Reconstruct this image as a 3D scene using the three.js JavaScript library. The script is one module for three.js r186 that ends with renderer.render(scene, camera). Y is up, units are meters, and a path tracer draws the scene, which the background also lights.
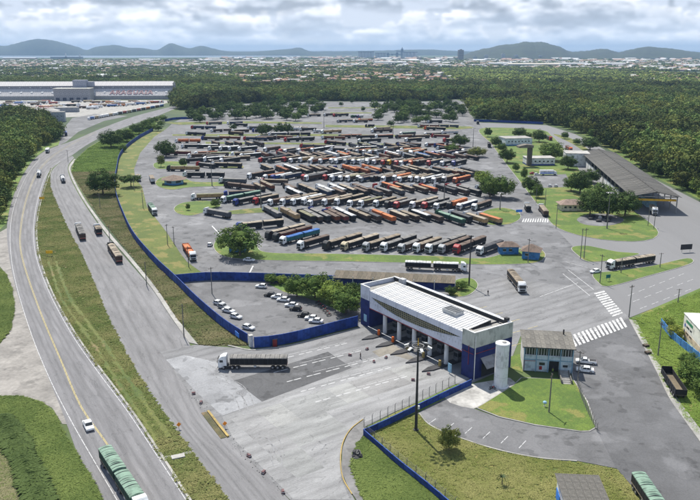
import * as THREE from 'three';
import { mergeGeometries } from 'three/addons/utils/BufferGeometryUtils.js';
import { FontLoader } from 'three/addons/loaders/FontLoader.js';
import { TextGeometry } from 'three/addons/geometries/TextGeometry.js';

// ------------------------------------------------------------------ camera, sky, sun, exposure
const F = 730, CAM_H = 79, HORIZON = 51;                    // focal length and level line of a 700 x 500 survey print
const PITCH = Math.atan((250 - HORIZON) / F);
const scene = new THREE.Scene();
const camera = new THREE.PerspectiveCamera(2 * Math.atan(250 / F) * 180 / Math.PI, 1024 / 731, 1, 90000);
camera.position.set(0, CAM_H, 0);
camera.lookAt(0, CAM_H - Math.sin(PITCH) * 100, -Math.cos(PITCH) * 100);
const renderer = new THREE.WebGLRenderer({ antialias: true });
renderer.toneMapping = THREE.LinearToneMapping;
renderer.toneMappingExposure = 1.3;
renderer.shadowMap.enabled = true;
const SUN = new THREE.Vector3(-0.24, 1, -0.6).normalize();
const sun = new THREE.DirectionalLight(new THREE.Color(1.0, 0.955, 0.87), 5.0);
sun.position.copy(SUN).multiplyScalar(900).add(new THREE.Vector3(0, 0, -300));
sun.target.position.set(0, 0, -300); scene.add(sun); scene.add(sun.target);
sun.castShadow = true; sun.shadow.radius = 1.6; sun.shadow.mapSize.set(4096, 4096);
Object.assign(sun.shadow.camera, { left: -500, right: 500, top: 500, bottom: -500, near: 10, far: 3000 });
sun.name = 'sun';

// ------------------------------------------------------------------ random numbers and noise
function rng(seed) { let a = seed >>> 0; return () => { a |= 0; a = a + 0x6D2B79F5 | 0; let t = Math.imul(a ^ a >>> 15, 1 | a); t = t + Math.imul(t ^ t >>> 7, 61 | t) ^ t; return ((t ^ t >>> 14) >>> 0) / 4294967296; }; }
const lattices = [];
function lattice(p, seed) { let l = lattices[seed]; if (!l) { const r = rng((p * 1000 + seed) * 7919 + 13); l = new Float32Array(p * p); for (let i = 0; i < l.length; i++) l[i] = r(); lattices[seed] = l; } return l; }   // one period per seed
function vnoise(u, v, p, seed) {             // periodic value noise, u and v in turns
  const l = lattices[seed] || lattice(p, seed); let x = u * p, y = v * p; const xi = Math.floor(x), yi = Math.floor(y); x -= xi; y -= yi;
  x = x * x * (3 - 2 * x); y = y * y * (3 - 2 * y);
  let x0 = xi % p, y0 = yi % p; if (x0 < 0) x0 += p; if (y0 < 0) y0 += p; const x1 = x0 + 1 === p ? 0 : x0 + 1, y1 = (y0 + 1 === p ? 0 : y0 + 1) * p; y0 *= p;
  const a = l[y0 + x0], c = l[y1 + x0], e = a + (l[y0 + x1] - a) * x; return e + (c + (l[y1 + x1] - c) * x - e) * y;
}
function fbm(u, v, p, oct, seed, gain = 0.55) { let s = 0, a = 1, n = 0; for (let i = 0; i < oct; i++) { s += a * vnoise(u, v, p, seed + i); n += a; a *= gain; p *= 2; } return s / n; }
const clamp = (x, a = 0, b = 1) => Math.min(b, Math.max(a, x)), smooth = (a, b, x) => { x = clamp((x - a) / (b - a)); return x * x * (3 - 2 * x); }, mix = (a, b, t) => a + (b - a) * t;

// sky: hazy air and broken cloud decks, computed for the whole sphere
{
  const W = 2048, Hh = 1536, data = new Float32Array(W * Hh * 4);
  const DECKS = [[0.003, 0.009, 0.80, 0.5], [0.011, 0.013, 0.78, 0.8], [0.019, 0.016, 0.70, 0.95], [0.029, 0.018, 0.64, 0.92], [0.041, 0.020, 0.54, 0.9], [0.055, 0.024, 0.45, 0.9], [0.078, 0.034, 0.45, 0.85]];
  const N = (x, z, s) => fbm(x, z, 8, 5, s, 0.5);
  for (let j = 0; j < Hh; j++) {
    const el = (j + 0.5) / Hh * Math.PI - Math.PI / 2, y = Math.sin(el), c = Math.cos(el);
    for (let i = 0; i < W; i++) {
      const k = (j * W + i) * 4; let r, g, b;
      if (y < -0.02) { r = 0.16; g = 0.17; b = 0.16; } else {
        const az = (i + 0.5) / W * 2 * Math.PI - Math.PI, x = Math.cos(az) * c, z = Math.sin(az) * c;
        const yy = Math.max(y, 0), t = Math.pow(yy, 0.38);
        r = mix(0.86, 0.09, t); g = mix(0.90, 0.20, t); b = mix(0.94, 0.44, t);
        const q = 0.17 / (yy + 0.11), q2 = 0.17 / (yy + 0.1175), px = x * q, pz = z * q, ux = x * q2, uz = z * q2;
        const wx = (fbm(px * 1.7 + 0.31, pz * 1.7 + 0.17, 8, 3, 51) - 0.5) * 0.12, wz = (fbm(px * 1.7 + 0.71, pz * 1.7 + 0.57, 8, 3, 61) - 0.5) * 0.12;
        const d = N(px + wx, pz + wz, 71), up = N(ux + wx, uz + wz, 71), big = fbm(px * 0.5 + 0.2, pz * 0.5 + 0.4, 8, 2, 81);
        const low = smooth(0.13, 0.03, yy), cov = smooth(0.50 - 0.12 * low, 0.60 - 0.12 * low, d);       // decks seen edge-on close the gaps low down
        const under = clamp(0.40 + (up - d) * 7.0 + (d - 0.52) * 2.2 + (big - 0.5) * 1.6) * smooth(0.012, 0.045, yy), puff = fbm(px * 5 + wx * 6, pz * 5 + wz * 6, 8, 3, 91) - 0.5;
        const white = 0.72 + puff * 0.34, cr = mix(white, 0.30 + puff * 0.1, under), cg = mix(white, 0.355 + puff * 0.1, under), cb = mix(white * 1.02, 0.44 + puff * 0.1, under);
        const high = smooth(0.09, 0.17, yy), a = cov * high;
        r = mix(r, cr, a); g = mix(g, cg, a); b = mix(b, cb, a);
        if (high < 1) {                                                  // cumulus decks one behind the other, low over the horizon
          const u = az / (2 * Math.PI), fine = fbm(u * 7, el * 3.8, 32, 5, 976, 0.62) - 0.5;
          for (let k2 = 0; k2 < 7; k2++) {
            const base = DECKS[k2][0] + (vnoise(u * 3, k2 * 0.31, 16, 995) - 0.5) * 0.018, h = DECKS[k2][1], n = fbm(u * 4 + k2 * 0.137, k2 * 0.61, 16, 5, 985, 0.6), v = el - base, top = h * 2.4 * smooth(0.41, 0.62, n) + fine * h * 2.2; if (top <= 0) continue;
            const al = smooth(0, 0.22 * h, top - v) * smooth(-0.5 * h + fine * h, 0.05 * h, v) * (1 - high) * DECKS[k2][3], sh = clamp(v / top * 1.1 + fine * 1.8), grey = DECKS[k2][2], l = mix(grey, 1.0, Math.pow(sh, 0.9)) + fine * 0.3;
            r = mix(r, l * mix(0.80, 1, sh), al); g = mix(g, l * mix(0.92, 1, sh), al); b = mix(b, l * mix(1.10, 1.02, sh), al);
          }
        }
      }
      data[k] = r; data[k + 1] = g; data[k + 2] = b; data[k + 3] = 1;
    }
  }
  const sky = new THREE.DataTexture(data, W, Hh, THREE.RGBAFormat, THREE.FloatType);
  sky.mapping = THREE.EquirectangularReflectionMapping; sky.magFilter = THREE.LinearFilter; sky.needsUpdate = true;
  scene.background = sky; scene.environment = sky;
}
scene.fog = new THREE.FogExp2(new THREE.Color(0.45, 0.69, 1.0), 5.4e-5);

// ------------------------------------------------------------------ survey: print position -> place on the ground plane (or a plane at height h), metres
const SP = Math.sin(PITCH), CP = Math.cos(PITCH);
function P(u, v, h = 0) { const x = (u - 350) / F, y = -(v - 250) / F, t = (CAM_H - h) / (SP - y * CP); return new THREE.Vector2(x * t, (-y * SP - CP) * t); }
const PP = (list, h = 0) => list.map(([u, v]) => P(u, v, h));
const heading = (a, b) => Math.atan2(-(b.y - a.y), b.x - a.x);          // turn about y that brings +x onto a -> b
function curve(pts, n, closed = false) { return new THREE.CatmullRomCurve3(pts.map(p => new THREE.Vector3(p.x, 0, p.y)), closed, 'centripetal').getSpacedPoints(n).map(p => new THREE.Vector2(p.x, p.z)).slice(0, closed ? n : n + 1); }
function offsetPoly(pts, d) {                                            // inward for d > 0
  let area = 0; pts.forEach((p, i) => { const q = pts[(i + 1) % pts.length]; area += p.x * q.y - q.x * p.y; });
  const s = area > 0 ? 1 : -1, n = pts.length;
  return pts.map((p, i) => { const a = pts[(i + n - 1) % n], b = pts[(i + 1) % n]; const e1 = p.clone().sub(a).normalize(), e2 = b.clone().sub(p).normalize(); const n1 = new THREE.Vector2(-e1.y, e1.x), n2 = new THREE.Vector2(-e2.y, e2.x); const m = n1.clone().add(n2).normalize(); const k = 1 / Math.max(0.5, m.dot(n1)); return p.clone().addScaledVector(m, s * d * k); });
}
function inside(pts, x, y) { let c = false; for (let i = 0, j = pts.length - 1; i < pts.length; j = i++) { const a = pts[i], b = pts[j]; if ((a.y > y) !== (b.y > y) && x < (b.x - a.x) * (y - a.y) / (b.y - a.y) + a.x) c = !c; } return c; }
function scatter(pts, n, r) { let x0 = 1e9, x1 = -1e9, y0 = 1e9, y1 = -1e9; for (const p of pts) { x0 = Math.min(x0, p.x); x1 = Math.max(x1, p.x); y0 = Math.min(y0, p.y); y1 = Math.max(y1, p.y); } const out = []; for (let k = 0; out.length < n && k < n * 60; k++) { const x = mix(x0, x1, r()), y = mix(y0, y1, r()); if (inside(pts, x, y)) out.push(new THREE.Vector2(x, y)); } return out; }

// ------------------------------------------------------------------ objects
const counts = {};
function numbered(n) { const k = counts[n] = (counts[n] ?? -1) + 1; return k ? `${n}_${String(k).padStart(3, '0')}` : n; }
function tag(o, label, category, group, kind) { o.userData.label = label; if (category) o.userData.category = category; if (group) o.userData.group = group; if (kind) o.userData.kind = kind; return o; }
function top(o, name, label, category, group, kind) { o.name = numbered(name); scene.add(o); return tag(o, label, category, group, kind); }
function flat(g) { g = g.index ? g.toNonIndexed() : g; for (const k of Object.keys(g.attributes)) if (!['position', 'normal', 'uv', 'color'].includes(k)) g.deleteAttribute(k); g.morphAttributes = {}; return g; }
function boxUV(g, s = 1) { const p = g.attributes.position, n = g.attributes.normal, uv = new Float32Array(p.count * 2); for (let i = 0; i < p.count; i++) { const a = Math.abs(n.getX(i)), b = Math.abs(n.getY(i)), c = Math.abs(n.getZ(i)); let u, v; if (b >= a && b >= c) { u = p.getX(i); v = p.getZ(i); } else if (a >= c) { u = p.getZ(i); v = p.getY(i); } else { u = p.getX(i); v = p.getY(i); } uv[2 * i] = u * s; uv[2 * i + 1] = v * s; } g.setAttribute('uv', new THREE.BufferAttribute(uv, 2)); return g; }
function join(list) { list = [].concat(list).map(g => { g = flat(g); if (!g.attributes.normal) g.computeVertexNormals(); return boxUV(g); }); return list.length > 1 ? mergeGeometries(list) : list[0]; }
function mesh(name, geos, mat, parent, keepUV) { const g = keepUV ? geos : join(geos); const m = new THREE.Mesh(g, mat); m.name = name; m.castShadow = m.receiveShadow = true; if (parent) parent.add(m); return m; }
const bx = (w, h, d, x = 0, y = 0, z = 0, ry = 0, rz = 0) => { const g = new THREE.BoxGeometry(w, h, d); if (rz) g.rotateZ(rz); if (ry) g.rotateY(ry); return g.translate(x, y, z); };   // x, y, z: centre
const cyl = (r0, r1, h, x = 0, y = 0, z = 0, n = 10, axis) => { const g = new THREE.CylinderGeometry(r1, r0, h, n); if (axis === 'x') g.rotateZ(-Math.PI / 2); if (axis === 'z') g.rotateX(Math.PI / 2); return g.translate(x, y, z); };
function bar(a, b, w, h = w) { const d = new THREE.Vector3().subVectors(b, a), L = d.length(); const g = new THREE.BoxGeometry(L, h, w); g.applyQuaternion(new THREE.Quaternion().setFromUnitVectors(new THREE.Vector3(1, 0, 0), d.normalize())); return g.translate((a.x + b.x) / 2, (a.y + b.y) / 2, (a.z + b.z) / 2); }
function prism(profile, depth, bevel = 0) {                               // profile in x-y, depth centred on z
  const s = new THREE.Shape(profile.map(p => new THREE.Vector2(...p))); const g = new THREE.ExtrudeGeometry(s, { depth: depth - 2 * bevel, bevelEnabled: bevel > 0, bevelThickness: bevel, bevelSize: bevel, bevelOffset: -bevel, bevelSegments: 2, curveSegments: 6 });
  return g.translate(0, 0, -depth / 2 + bevel);
}
function group(x, z, turn = 0, y = 0) { const g = new THREE.Group(); g.position.set(x, y, z); g.rotation.y = turn; return g; }
function flatShape(pts, y, holes = []) {                                  // level sheet, uv in metres
  const s = new THREE.Shape(pts.map(p => new THREE.Vector2(p.x, -p.y))); for (const h of holes) s.holes.push(new THREE.Path(h.map(p => new THREE.Vector2(p.x, -p.y))));
  const g = new THREE.ShapeGeometry(s, 1); g.rotateX(-Math.PI / 2); g.translate(0, y, 0); return g;
}
function sheet(name, pts, y, mat, parent) { return mesh(name, flatShape(pts, y), mat, parent, true); }
function slab(pts, y0, y1, parentName, mat, parent) { const s = new THREE.Shape(pts.map(p => new THREE.Vector2(p.x, -p.y))); const g = new THREE.ExtrudeGeometry(s, { depth: y1 - y0, bevelEnabled: false }); g.rotateX(-Math.PI / 2); g.translate(0, y0, 0); return mesh(parentName, g, mat, parent); }
function strip(left, right, y, n, mat, name, parent, acrossMetres) {      // ribbon between two edges; uv = (metres along, metres across)
  const A = curve(left, n), B = curve(right, n), pos = [], uv = [], idx = []; let s = 0;
  for (let i = 0; i <= n; i++) { if (i) s += (A[i].distanceTo(A[i - 1]) + B[i].distanceTo(B[i - 1])) / 2; pos.push(A[i].x, y, A[i].y, B[i].x, y, B[i].y); const w = acrossMetres ?? A[i].distanceTo(B[i]); uv.push(s, 0, s, w); if (i < n) { const k = 2 * i; idx.push(k, k + 1, k + 2, k + 1, k + 3, k + 2); } }
  const g = new THREE.BufferGeometry(); g.setAttribute('position', new THREE.Float32BufferAttribute(pos, 3)); g.setAttribute('uv', new THREE.Float32BufferAttribute(uv, 2)); g.setIndex(idx); g.computeVertexNormals();
  if (g.attributes.normal.getY(0) < 0) { const ix = g.index.array; for (let i = 0; i < ix.length; i += 3) { const t = ix[i]; ix[i] = ix[i + 1]; ix[i + 1] = t; } g.computeVertexNormals(); }
  return mesh(name, g, mat, parent, true);
}
function line(pts, w, y, mat, name, parent, n = 40) {                      // painted line of width w along points
  const C = curve(pts, n), L = [], R = []; C.forEach((p, i) => { const a = C[Math.max(0, i - 1)], b = C[Math.min(n, i + 1)], d = b.clone().sub(a).normalize(); L.push(new THREE.Vector2(p.x - d.y * w / 2, p.y + d.x * w / 2)); R.push(new THREE.Vector2(p.x + d.y * w / 2, p.y - d.x * w / 2)); });
  return strip(L, R, y, n, mat, name, parent);
}
function dashes(pts, w, len, gap, y, mat, name, parent) { const c = new THREE.CatmullRomCurve3(pts.map(p => new THREE.Vector3(p.x, 0, p.y)), false, 'centripetal'), T = c.getLength(); for (let s = 0; s + len < T; s += len + gap) { const a = c.getPointAt(s / T), b = c.getPointAt((s + len) / T); line([new THREE.Vector2(a.x, a.z), new THREE.Vector2(b.x, b.z)], w, y, mat, name, parent, 1); } }

// ------------------------------------------------------------------ textures (albedo and fine relief only)
function tex(size, metres, fn, h = size, metresV = metres) {
  const d = new Uint8Array(size * h * 4); for (let j = 0; j < h; j++) for (let i = 0; i < size; i++) { const c = fn(i / size, j / h), k = (j * size + i) * 4; d[k] = clamp(c[0]) * 255; d[k + 1] = clamp(c[1]) * 255; d[k + 2] = clamp(c[2]) * 255; d[k + 3] = 255; }
  const t = new THREE.DataTexture(d, size, h, THREE.RGBAFormat); t.wrapS = t.wrapT = THREE.RepeatWrapping; t.magFilter = THREE.LinearFilter; t.minFilter = THREE.LinearMipmapLinearFilter; t.generateMipmaps = true; t.colorSpace = THREE.SRGBColorSpace; t.repeat.set(1 / metres, 1 / metresV); t.needsUpdate = true; return t;
}
const std = (o) => new THREE.MeshStandardMaterial({ roughness: 0.9, metalness: 0, side: THREE.DoubleSide, ...o });
const sr = (r, g, b) => new THREE.Color().setRGB(r / 255, g / 255, b / 255, THREE.SRGBColorSpace);
const crack = (u, v, p, seed) => { const a = fbm(u, v, p, 4, seed, 0.5); return 1 - smooth(0, 0.012, Math.abs(a - 0.5)); };
const M = {};
{
  const grey = (x) => [x, x, x * 1.01];
  const asphalt = tex(1536, 170, (u, v) => {
    const big = fbm(u, v, 6, 5, 100), mid = fbm(u, v, 40, 4, 110), fine = vnoise(u, v, 1024, 120), blot = smooth(0.60, 0.72, fbm(u, v, 24, 4, 130)), oil = smooth(0.66, 0.74, fbm(u, v, 60, 3, 140)), cr = crack(u, v, 10, 150) * 0.5 + crack(u, v, 22, 160) * 0.35;
    const pale = smooth(0.62, 0.7, fbm(u, v, 16, 5, 170)); let x = 0.80 + (big - 0.5) * 0.22 + (mid - 0.5) * 0.16 + (fine - 0.5) * 0.10 - blot * 0.07 - oil * 0.12 - cr * 0.10 + pale * 0.10; return [x, x, x];
  });
  M.asphalt = std({ map: asphalt, color: new THREE.Color(0.245, 0.245, 0.252), roughness: 0.92 });
  M.asphaltDark = std({ map: asphalt, color: new THREE.Color(0.13, 0.13, 0.138), roughness: 0.9 });
  M.asphaltOld = std({ map: asphalt, color: new THREE.Color(0.215, 0.214, 0.22), roughness: 0.92 });
  M.patch = std({ map: asphalt, color: new THREE.Color(0.17, 0.17, 0.176), roughness: 0.92 });
  // carriageway: worn along the wheel paths, u along (96 m), v across (12 m)
  const roadTex = (tracks, across, seed) => tex(1024, 90, (u, v) => {
    const s = fbm(u, v, 8, 5, seed), f = vnoise(u, v, 512, seed + 9), lengthwise = vnoise(u, v * 24, 24, seed + 20) * 0.5 + vnoise(u * 3, v * 60, 60, seed + 21) * 0.5, wob = (vnoise(u, 0.3, 16, seed + 31) - 0.5) * 0.02; let t = 0; for (const c of tracks) t += Math.exp(-Math.pow((v + wob - c) / 0.028, 2)); const seal = crack(u, v, 7, seed + 40);
    const x = 0.80 + (s - 0.5) * 0.22 + (f - 0.5) * 0.08 + (lengthwise - 0.5) * 0.13 - t * 0.07 - seal * 0.10; return [x, x, x];
  }, 256, across);
  M.highway = std({ map: roadTex([0.16, 0.28, 0.41, 0.58, 0.70, 0.83], 1, 200), color: new THREE.Color(0.285, 0.28, 0.288), roughness: 0.9 });
  M.frontage = std({ map: roadTex([0.2, 0.33, 0.6, 0.75], 1, 260), color: new THREE.Color(0.30, 0.295, 0.30), roughness: 0.92 });
  M.street = std({ map: roadTex([0.14, 0.3, 0.45, 0.6, 0.74, 0.88], 1, 320), color: new THREE.Color(0.31, 0.309, 0.315), roughness: 0.92 });
  const conc = tex(1024, 24, (u, v) => { const a = fbm(u, v, 5, 5, 400), b = fbm(u, v, 40, 3, 410), f = vnoise(u, v, 512, 420), st = smooth(0.6, 0.72, fbm(u, v, 9, 4, 430)); const x = 0.84 + (a - 0.5) * 0.3 + (b - 0.5) * 0.16 + (f - 0.5) * 0.06 - st * 0.10; return [x, x * 0.99, x * 0.97]; });
  M.concrete = std({ map: conc, color: new THREE.Color(0.44, 0.435, 0.425) });
  M.concretePale = std({ map: conc, color: new THREE.Color(0.56, 0.555, 0.545) });
  const lanes = (turn) => { const t = M.street.map.clone(); t.repeat.set(1 / 70, 1 / 26); t.rotation = turn; t.needsUpdate = true; return t; }; const laneUp = lanes(0.612), laneSlab = lanes(-0.612);
  M.plaza = std({ map: laneUp, color: new THREE.Color(0.33, 0.329, 0.334), roughness: 0.92 }); M.apron = std({ map: laneUp, color: new THREE.Color(0.43, 0.429, 0.43) });
  M.slabs = [0.40, 0.425, 0.47, 0.415].map((c, i) => std({ map: laneSlab, color: new THREE.Color(c, c * (0.985 + 0.008 * i), c * (0.97 + 0.02 * (i % 2))) }));
  M.kerb = std({ map: conc, color: new THREE.Color(0.46, 0.455, 0.44) });
  M.yellowPaint = std({ map: conc, color: new THREE.Color(0.50, 0.37, 0.12), roughness: 0.8 });
  const wear = tex(512, 6, (u, v) => { const a = fbm(u, v, 14, 4, 440), x = 0.97 - smooth(0.5, 0.68, a) * 0.35; return [x, x, x]; });
  M.white = std({ map: wear, color: new THREE.Color(0.68, 0.68, 0.67), roughness: 0.8 });
  M.whiteWorn = std({ map: wear, color: new THREE.Color(0.50, 0.50, 0.50), roughness: 0.85 });
  M.yellow = std({ map: wear, color: new THREE.Color(0.46, 0.38, 0.16), roughness: 0.85 });
  // grass and soil
  const grassTex = (seed, cA, cB, cC, dry, metres = 46) => tex(1024, metres, (u, v) => {
    const a = fbm(u, v, 5, 5, seed), b = fbm(u, v, 60, 3, seed + 10), f = vnoise(u, v, 512, seed + 20) * 0.6 + vnoise(u, v, 256, seed + 21) * 0.4, t = clamp(smooth(0.38, 0.66, a * 0.7 + b * 0.3)), d = smooth(dry, dry + 0.12, fbm(u, v, 9, 5, seed + 30)); return [0, 1, 2].map(i => mix(mix(cA[i], cB[i], t), cC[i], d) * (0.74 + 0.52 * f));
  });
  M.lawn = std({ map: grassTex(500, [0.28, 0.37, 0.125], [0.355, 0.43, 0.15], [0.44, 0.44, 0.215], 0.55) });
  M.lawnDry = std({ map: grassTex(540, [0.30, 0.355, 0.12], [0.37, 0.40, 0.155], [0.45, 0.43, 0.22], 0.55) });
  M.verge = std({ map: grassTex(580, [0.28, 0.34, 0.13], [0.37, 0.39, 0.18], [0.45, 0.40, 0.26], 0.56) });
  M.rough = std({ map: grassTex(620, [0.30, 0.40, 0.15], [0.38, 0.47, 0.18], [0.46, 0.47, 0.25], 0.57) });
  M.ditch = std({ map: grassTex(660, [0.27, 0.27, 0.17], [0.37, 0.34, 0.22], [0.45, 0.38, 0.28], 0.48, 24) });
  M.ground = std({ map: tex(1024, 1500, (u, v) => { const a = fbm(u, v, 10, 6, 700), b = fbm(u, v, 60, 3, 710); const t = smooth(0.4, 0.62, a); return [mix(0.20, 0.30, t) * (0.8 + 0.4 * b), mix(0.27, 0.36, t) * (0.8 + 0.4 * b), mix(0.15, 0.19, t) * (0.8 + 0.4 * b)]; }) });
  M.soil = std({ map: conc, color: new THREE.Color(0.22, 0.18, 0.12) });
  // weathered paint and sheeting shared by vehicles and buildings
  const dirt = tex(512, 7, (u, v) => { const a = fbm(u, v, 6, 5, 800), b = fbm(u, v * 0.25, 24, 3, 810), f = vnoise(u, v, 256, 820); const x = 0.95 - smooth(0.45, 0.8, a) * 0.17 + (b - 0.5) * 0.12 + (f - 0.5) * 0.05; return [x, x * 0.995, x * 0.98]; });
  M.dirt = dirt;
  const clean = tex(256, 9, (u, v) => { const a = fbm(u, v, 6, 4, 830), st = vnoise(u * 4, v, 16, 836) * 0.6 + vnoise(u * 8, v, 8, 837) * 0.4; const x = 0.98 - smooth(0.45, 0.8, a) * 0.10 - smooth(0.55, 0.95, st) * 0.13; return [x, x, x * 0.99]; });
  M.paint = (r, g, b, rough = 0.45) => std({ map: clean, color: sr(r, g, b), roughness: rough });
  M.cloth = (r, g, b) => std({ map: dirt, color: sr(r, g, b), roughness: 0.85 });
  M.wall = (r, g, b) => std({ map: dirt, color: sr(r, g, b), roughness: 0.88 });
  M.fibre = std({ map: tex(1024, 14, (u, v) => { const a = fbm(u, v, 7, 5, 850), b = fbm(u * 1, v, 70, 3, 860), m = smooth(0.55, 0.68, fbm(u, v, 12, 5, 870)), w = 0.5 + 0.5 * Math.cos(u * Math.PI * 2 * 72); const x = 0.70 + (a - 0.5) * 0.36 + (b - 0.5) * 0.24 - m * 0.2 + w * 0.05; return [x, x * 0.985, x * 0.95]; }), color: new THREE.Color(0.27, 0.262, 0.25) });
  M.fibreDark = M.fibre.clone(); M.fibreDark.color = new THREE.Color(0.115, 0.113, 0.11);
  M.tile = std({ map: dirt, color: new THREE.Color(0.20, 0.145, 0.115) });
  M.tileBrown = std({ map: dirt, color: new THREE.Color(0.30, 0.22, 0.18) });
  M.glass = new THREE.MeshStandardMaterial({ color: new THREE.Color(0.025, 0.03, 0.035), roughness: 0.12, metalness: 0, side: THREE.DoubleSide });
  M.rubber = std({ color: new THREE.Color(0.022, 0.022, 0.023), roughness: 0.85 });
  M.rim = std({ color: new THREE.Color(0.42, 0.42, 0.43), roughness: 0.4, metalness: 0.7 });
  M.steel = std({ map: dirt, color: new THREE.Color(0.30, 0.30, 0.31), roughness: 0.5, metalness: 0.6 });
  M.darkSteel = std({ map: dirt, color: new THREE.Color(0.05, 0.05, 0.055), roughness: 0.6, metalness: 0.3 });
  M.black = std({ map: dirt, color: new THREE.Color(0.03, 0.03, 0.034), roughness: 0.75 });
  M.wood = std({ map: dirt, color: new THREE.Color(0.11, 0.085, 0.062) });
  M.poleConcrete = std({ map: conc, color: new THREE.Color(0.22, 0.215, 0.205) });
  M.orange = M.paint(225, 105, 30); M.red = M.paint(150, 32, 36); M.lampRed = M.paint(170, 20, 20, 0.3); M.lampWhite = M.paint(235, 235, 228, 0.2);
  M.navy = M.wall(34, 46, 108); M.blueWall = M.wall(34, 66, 146); M.blueCap = M.wall(52, 84, 160); M.skyBlue = M.wall(150, 190, 215); M.midBlue = M.wall(70, 130, 190);
  M.offWhite = M.wall(225, 226, 228); M.cream = M.wall(226, 218, 196); M.lilac = M.paint(206, 209, 222, 0.85);
  M.signYellow = M.paint(240, 185, 20); M.signOrange = M.paint(235, 140, 20); M.signBlue = M.paint(40, 125, 225);
  M.leaf = (r, g, b) => new THREE.MeshPhysicalMaterial({ color: new THREE.Color(r, g, b), vertexColors: true, roughness: 0.9, specularIntensity: 0.2, side: THREE.DoubleSide });
  M.bark = std({ map: dirt, color: new THREE.Color(0.13, 0.105, 0.08) });
}
// ------------------------------------------------------------------ the setting: ground, water, roads, lawns
const S = (o, label, cat) => { scene.add(o); o.name = numbered(o.name); return tag(o, label, cat, null, 'structure'); };
S(sheet('ground', [[-40000, 400], [40000, 400], [40000, -30000], [-40000, -30000]].map(a => new THREE.Vector2(...a)), 0, M.ground), 'flat green coastal plain under everything', 'ground');
const water = new THREE.MeshStandardMaterial({ color: new THREE.Color(0.10, 0.15, 0.19), roughness: 0.28 });
S(sheet('bay_water', PP([[-260, 58.2], [120, 57.8], [230, 57.2], [300, 56.6], [300, 54.7], [-260, 54.7]]), 1.5, water), 'pale sheet of bay water before the far hills', 'water');

const HWL = [[176, 105.5], [160, 109.5], [134, 116.5], [100, 129], [72, 141], [47, 150], [33.5, 160], [23, 175], [13, 197], [7, 224], [8, 250], [16, 290], [30, 330], [45, 370], [62, 412], [80, 460], [103, 505], [118, 535]];
const HWR = [[178, 107.5], [157, 116], [140, 121.7], [110, 133], [87, 145], [68, 158], [52, 168], [44, 187], [38, 210], [35.5, 230], [38, 255], [50, 290], [75, 335], [100, 370], [130, 410], [160, 455], [192, 505], [215, 540]];
const highway = S(strip(PP(HWL), PP(HWR), 0.07, 160, M.highway, 'highway', null, 1), 'grey two-way highway curving past the gate', 'road');
const FRL = [[72, 156], [57, 165], [50, 175], [50, 187], [58, 207], [72, 237], [82, 255], [107, 315], [135, 370], [165, 415], [192, 452], [232, 505], [258, 540]];
const FRR = [[74, 157.5], [68, 166], [69, 175], [80, 197], [93.6, 218], [106, 235], [127, 260], [152, 289.5], [172, 319.5], [191, 347], [208, 413], [264, 473], [294, 505], [330, 540]];
const frontage = S(strip(PP(FRL), PP(FRR), 0.075, 120, M.frontage, 'frontage_road', null, 1), 'worn frontage road between the grass median and blue wall', 'road');
line(PP([[96, 131.5], [70, 144.5], [52, 156], [37, 172], [27, 195], [20.5, 225], [20, 250], [37, 305], [60, 360], [82, 410], [107, 445], [145, 505]]), 0.14, 0.082, M.yellow, 'centre_line', highway, 90);
line(PP([[97, 132], [71, 145], [53, 156.5], [38, 172.5], [28, 195], [21.5, 225], [21, 250], [38, 305], [61, 360], [83, 409.6], [108, 444.6], [146, 504.5]]), 0.14, 0.082, M.yellow, 'centre_line', highway, 90);
line(PP([[40, 158], [27, 175], [16, 200], [10.5, 225], [12, 265], [28, 325], [50, 380], [72, 423], [98, 468], [122, 509]]), 0.16, 0.082, M.whiteWorn, 'edge_line', highway, 80);
line(PP([[60, 161], [47, 174], [39, 195], [34, 220], [35, 252], [48, 290], [72, 335], [97, 371], [127, 411], [157, 456], [187, 502]]), 0.16, 0.082, M.whiteWorn, 'edge_line', highway, 80);
S(sheet('side_road', PP([[-40, 356], [0, 344], [10, 330], [14, 310], [11, 290], [7, 275], [0, 267], [-30, 258], [-10, 238], [7, 228], [14, 270], [30, 322], [50, 375], [72, 425], [62, 424], [52, 408], [38, 401], [20, 397], [-40, 397]]), 0.064, std({ ...{}, map: M.concrete.map, color: new THREE.Color(0.36, 0.345, 0.33) })), 'dusty side road joining the highway', 'road');

const yardWest = [[187, 262], [180, 253], [167, 233], [147, 207], [142, 187], [135, 178], [134, 169], [140, 153], [154, 137], [166, 129], [174, 122], [186, 117]];
S(sheet('truck_yard', PP([[205, 275], ...yardWest, [215, 108], [250, 103.5], [325, 101.5], [385, 101.8], [440, 101.5], [456, 99.5], [464, 102], [470, 114], [481, 126], [493, 146], [506, 164], [520, 182], [532, 198], [545, 214], [556, 229], [590, 262], [600, 286], [560, 300], [520, 300], [470, 292], [440, 284], [335, 278]]), 0.060, M.asphalt), 'wide grey asphalt truck parking yard', 'pavement');
S(sheet('inspection_road', PP([[478, 122.5], [547, 125.3], [575, 134], [600, 147], [640, 171], [660, 182], [700, 202], [780, 240], [780, 258], [628, 318.5], [598, 290], [588, 262], [556, 229], [532, 198], [506, 164], [481, 126]]), 0.068, M.street), 'pale asphalt road looping round the weighing shed', 'road');
const plazaPoly = PP([[160, 352], [195, 345], [254, 349.5], [291, 344.5], [358, 327.5], [362, 318], [400, 292], [460, 287], [500, 278], [560, 285], [600, 286], [630, 319], [568, 343], [522, 333], [508, 368], [473, 383], [455, 384.5], [430, 397], [395, 412], [365, 427], [352, 429], [344, 441], [341, 458], [344, 479], [358, 507], [297, 507], [264, 474], [230, 441], [208, 414], [190, 393]]);
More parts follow.
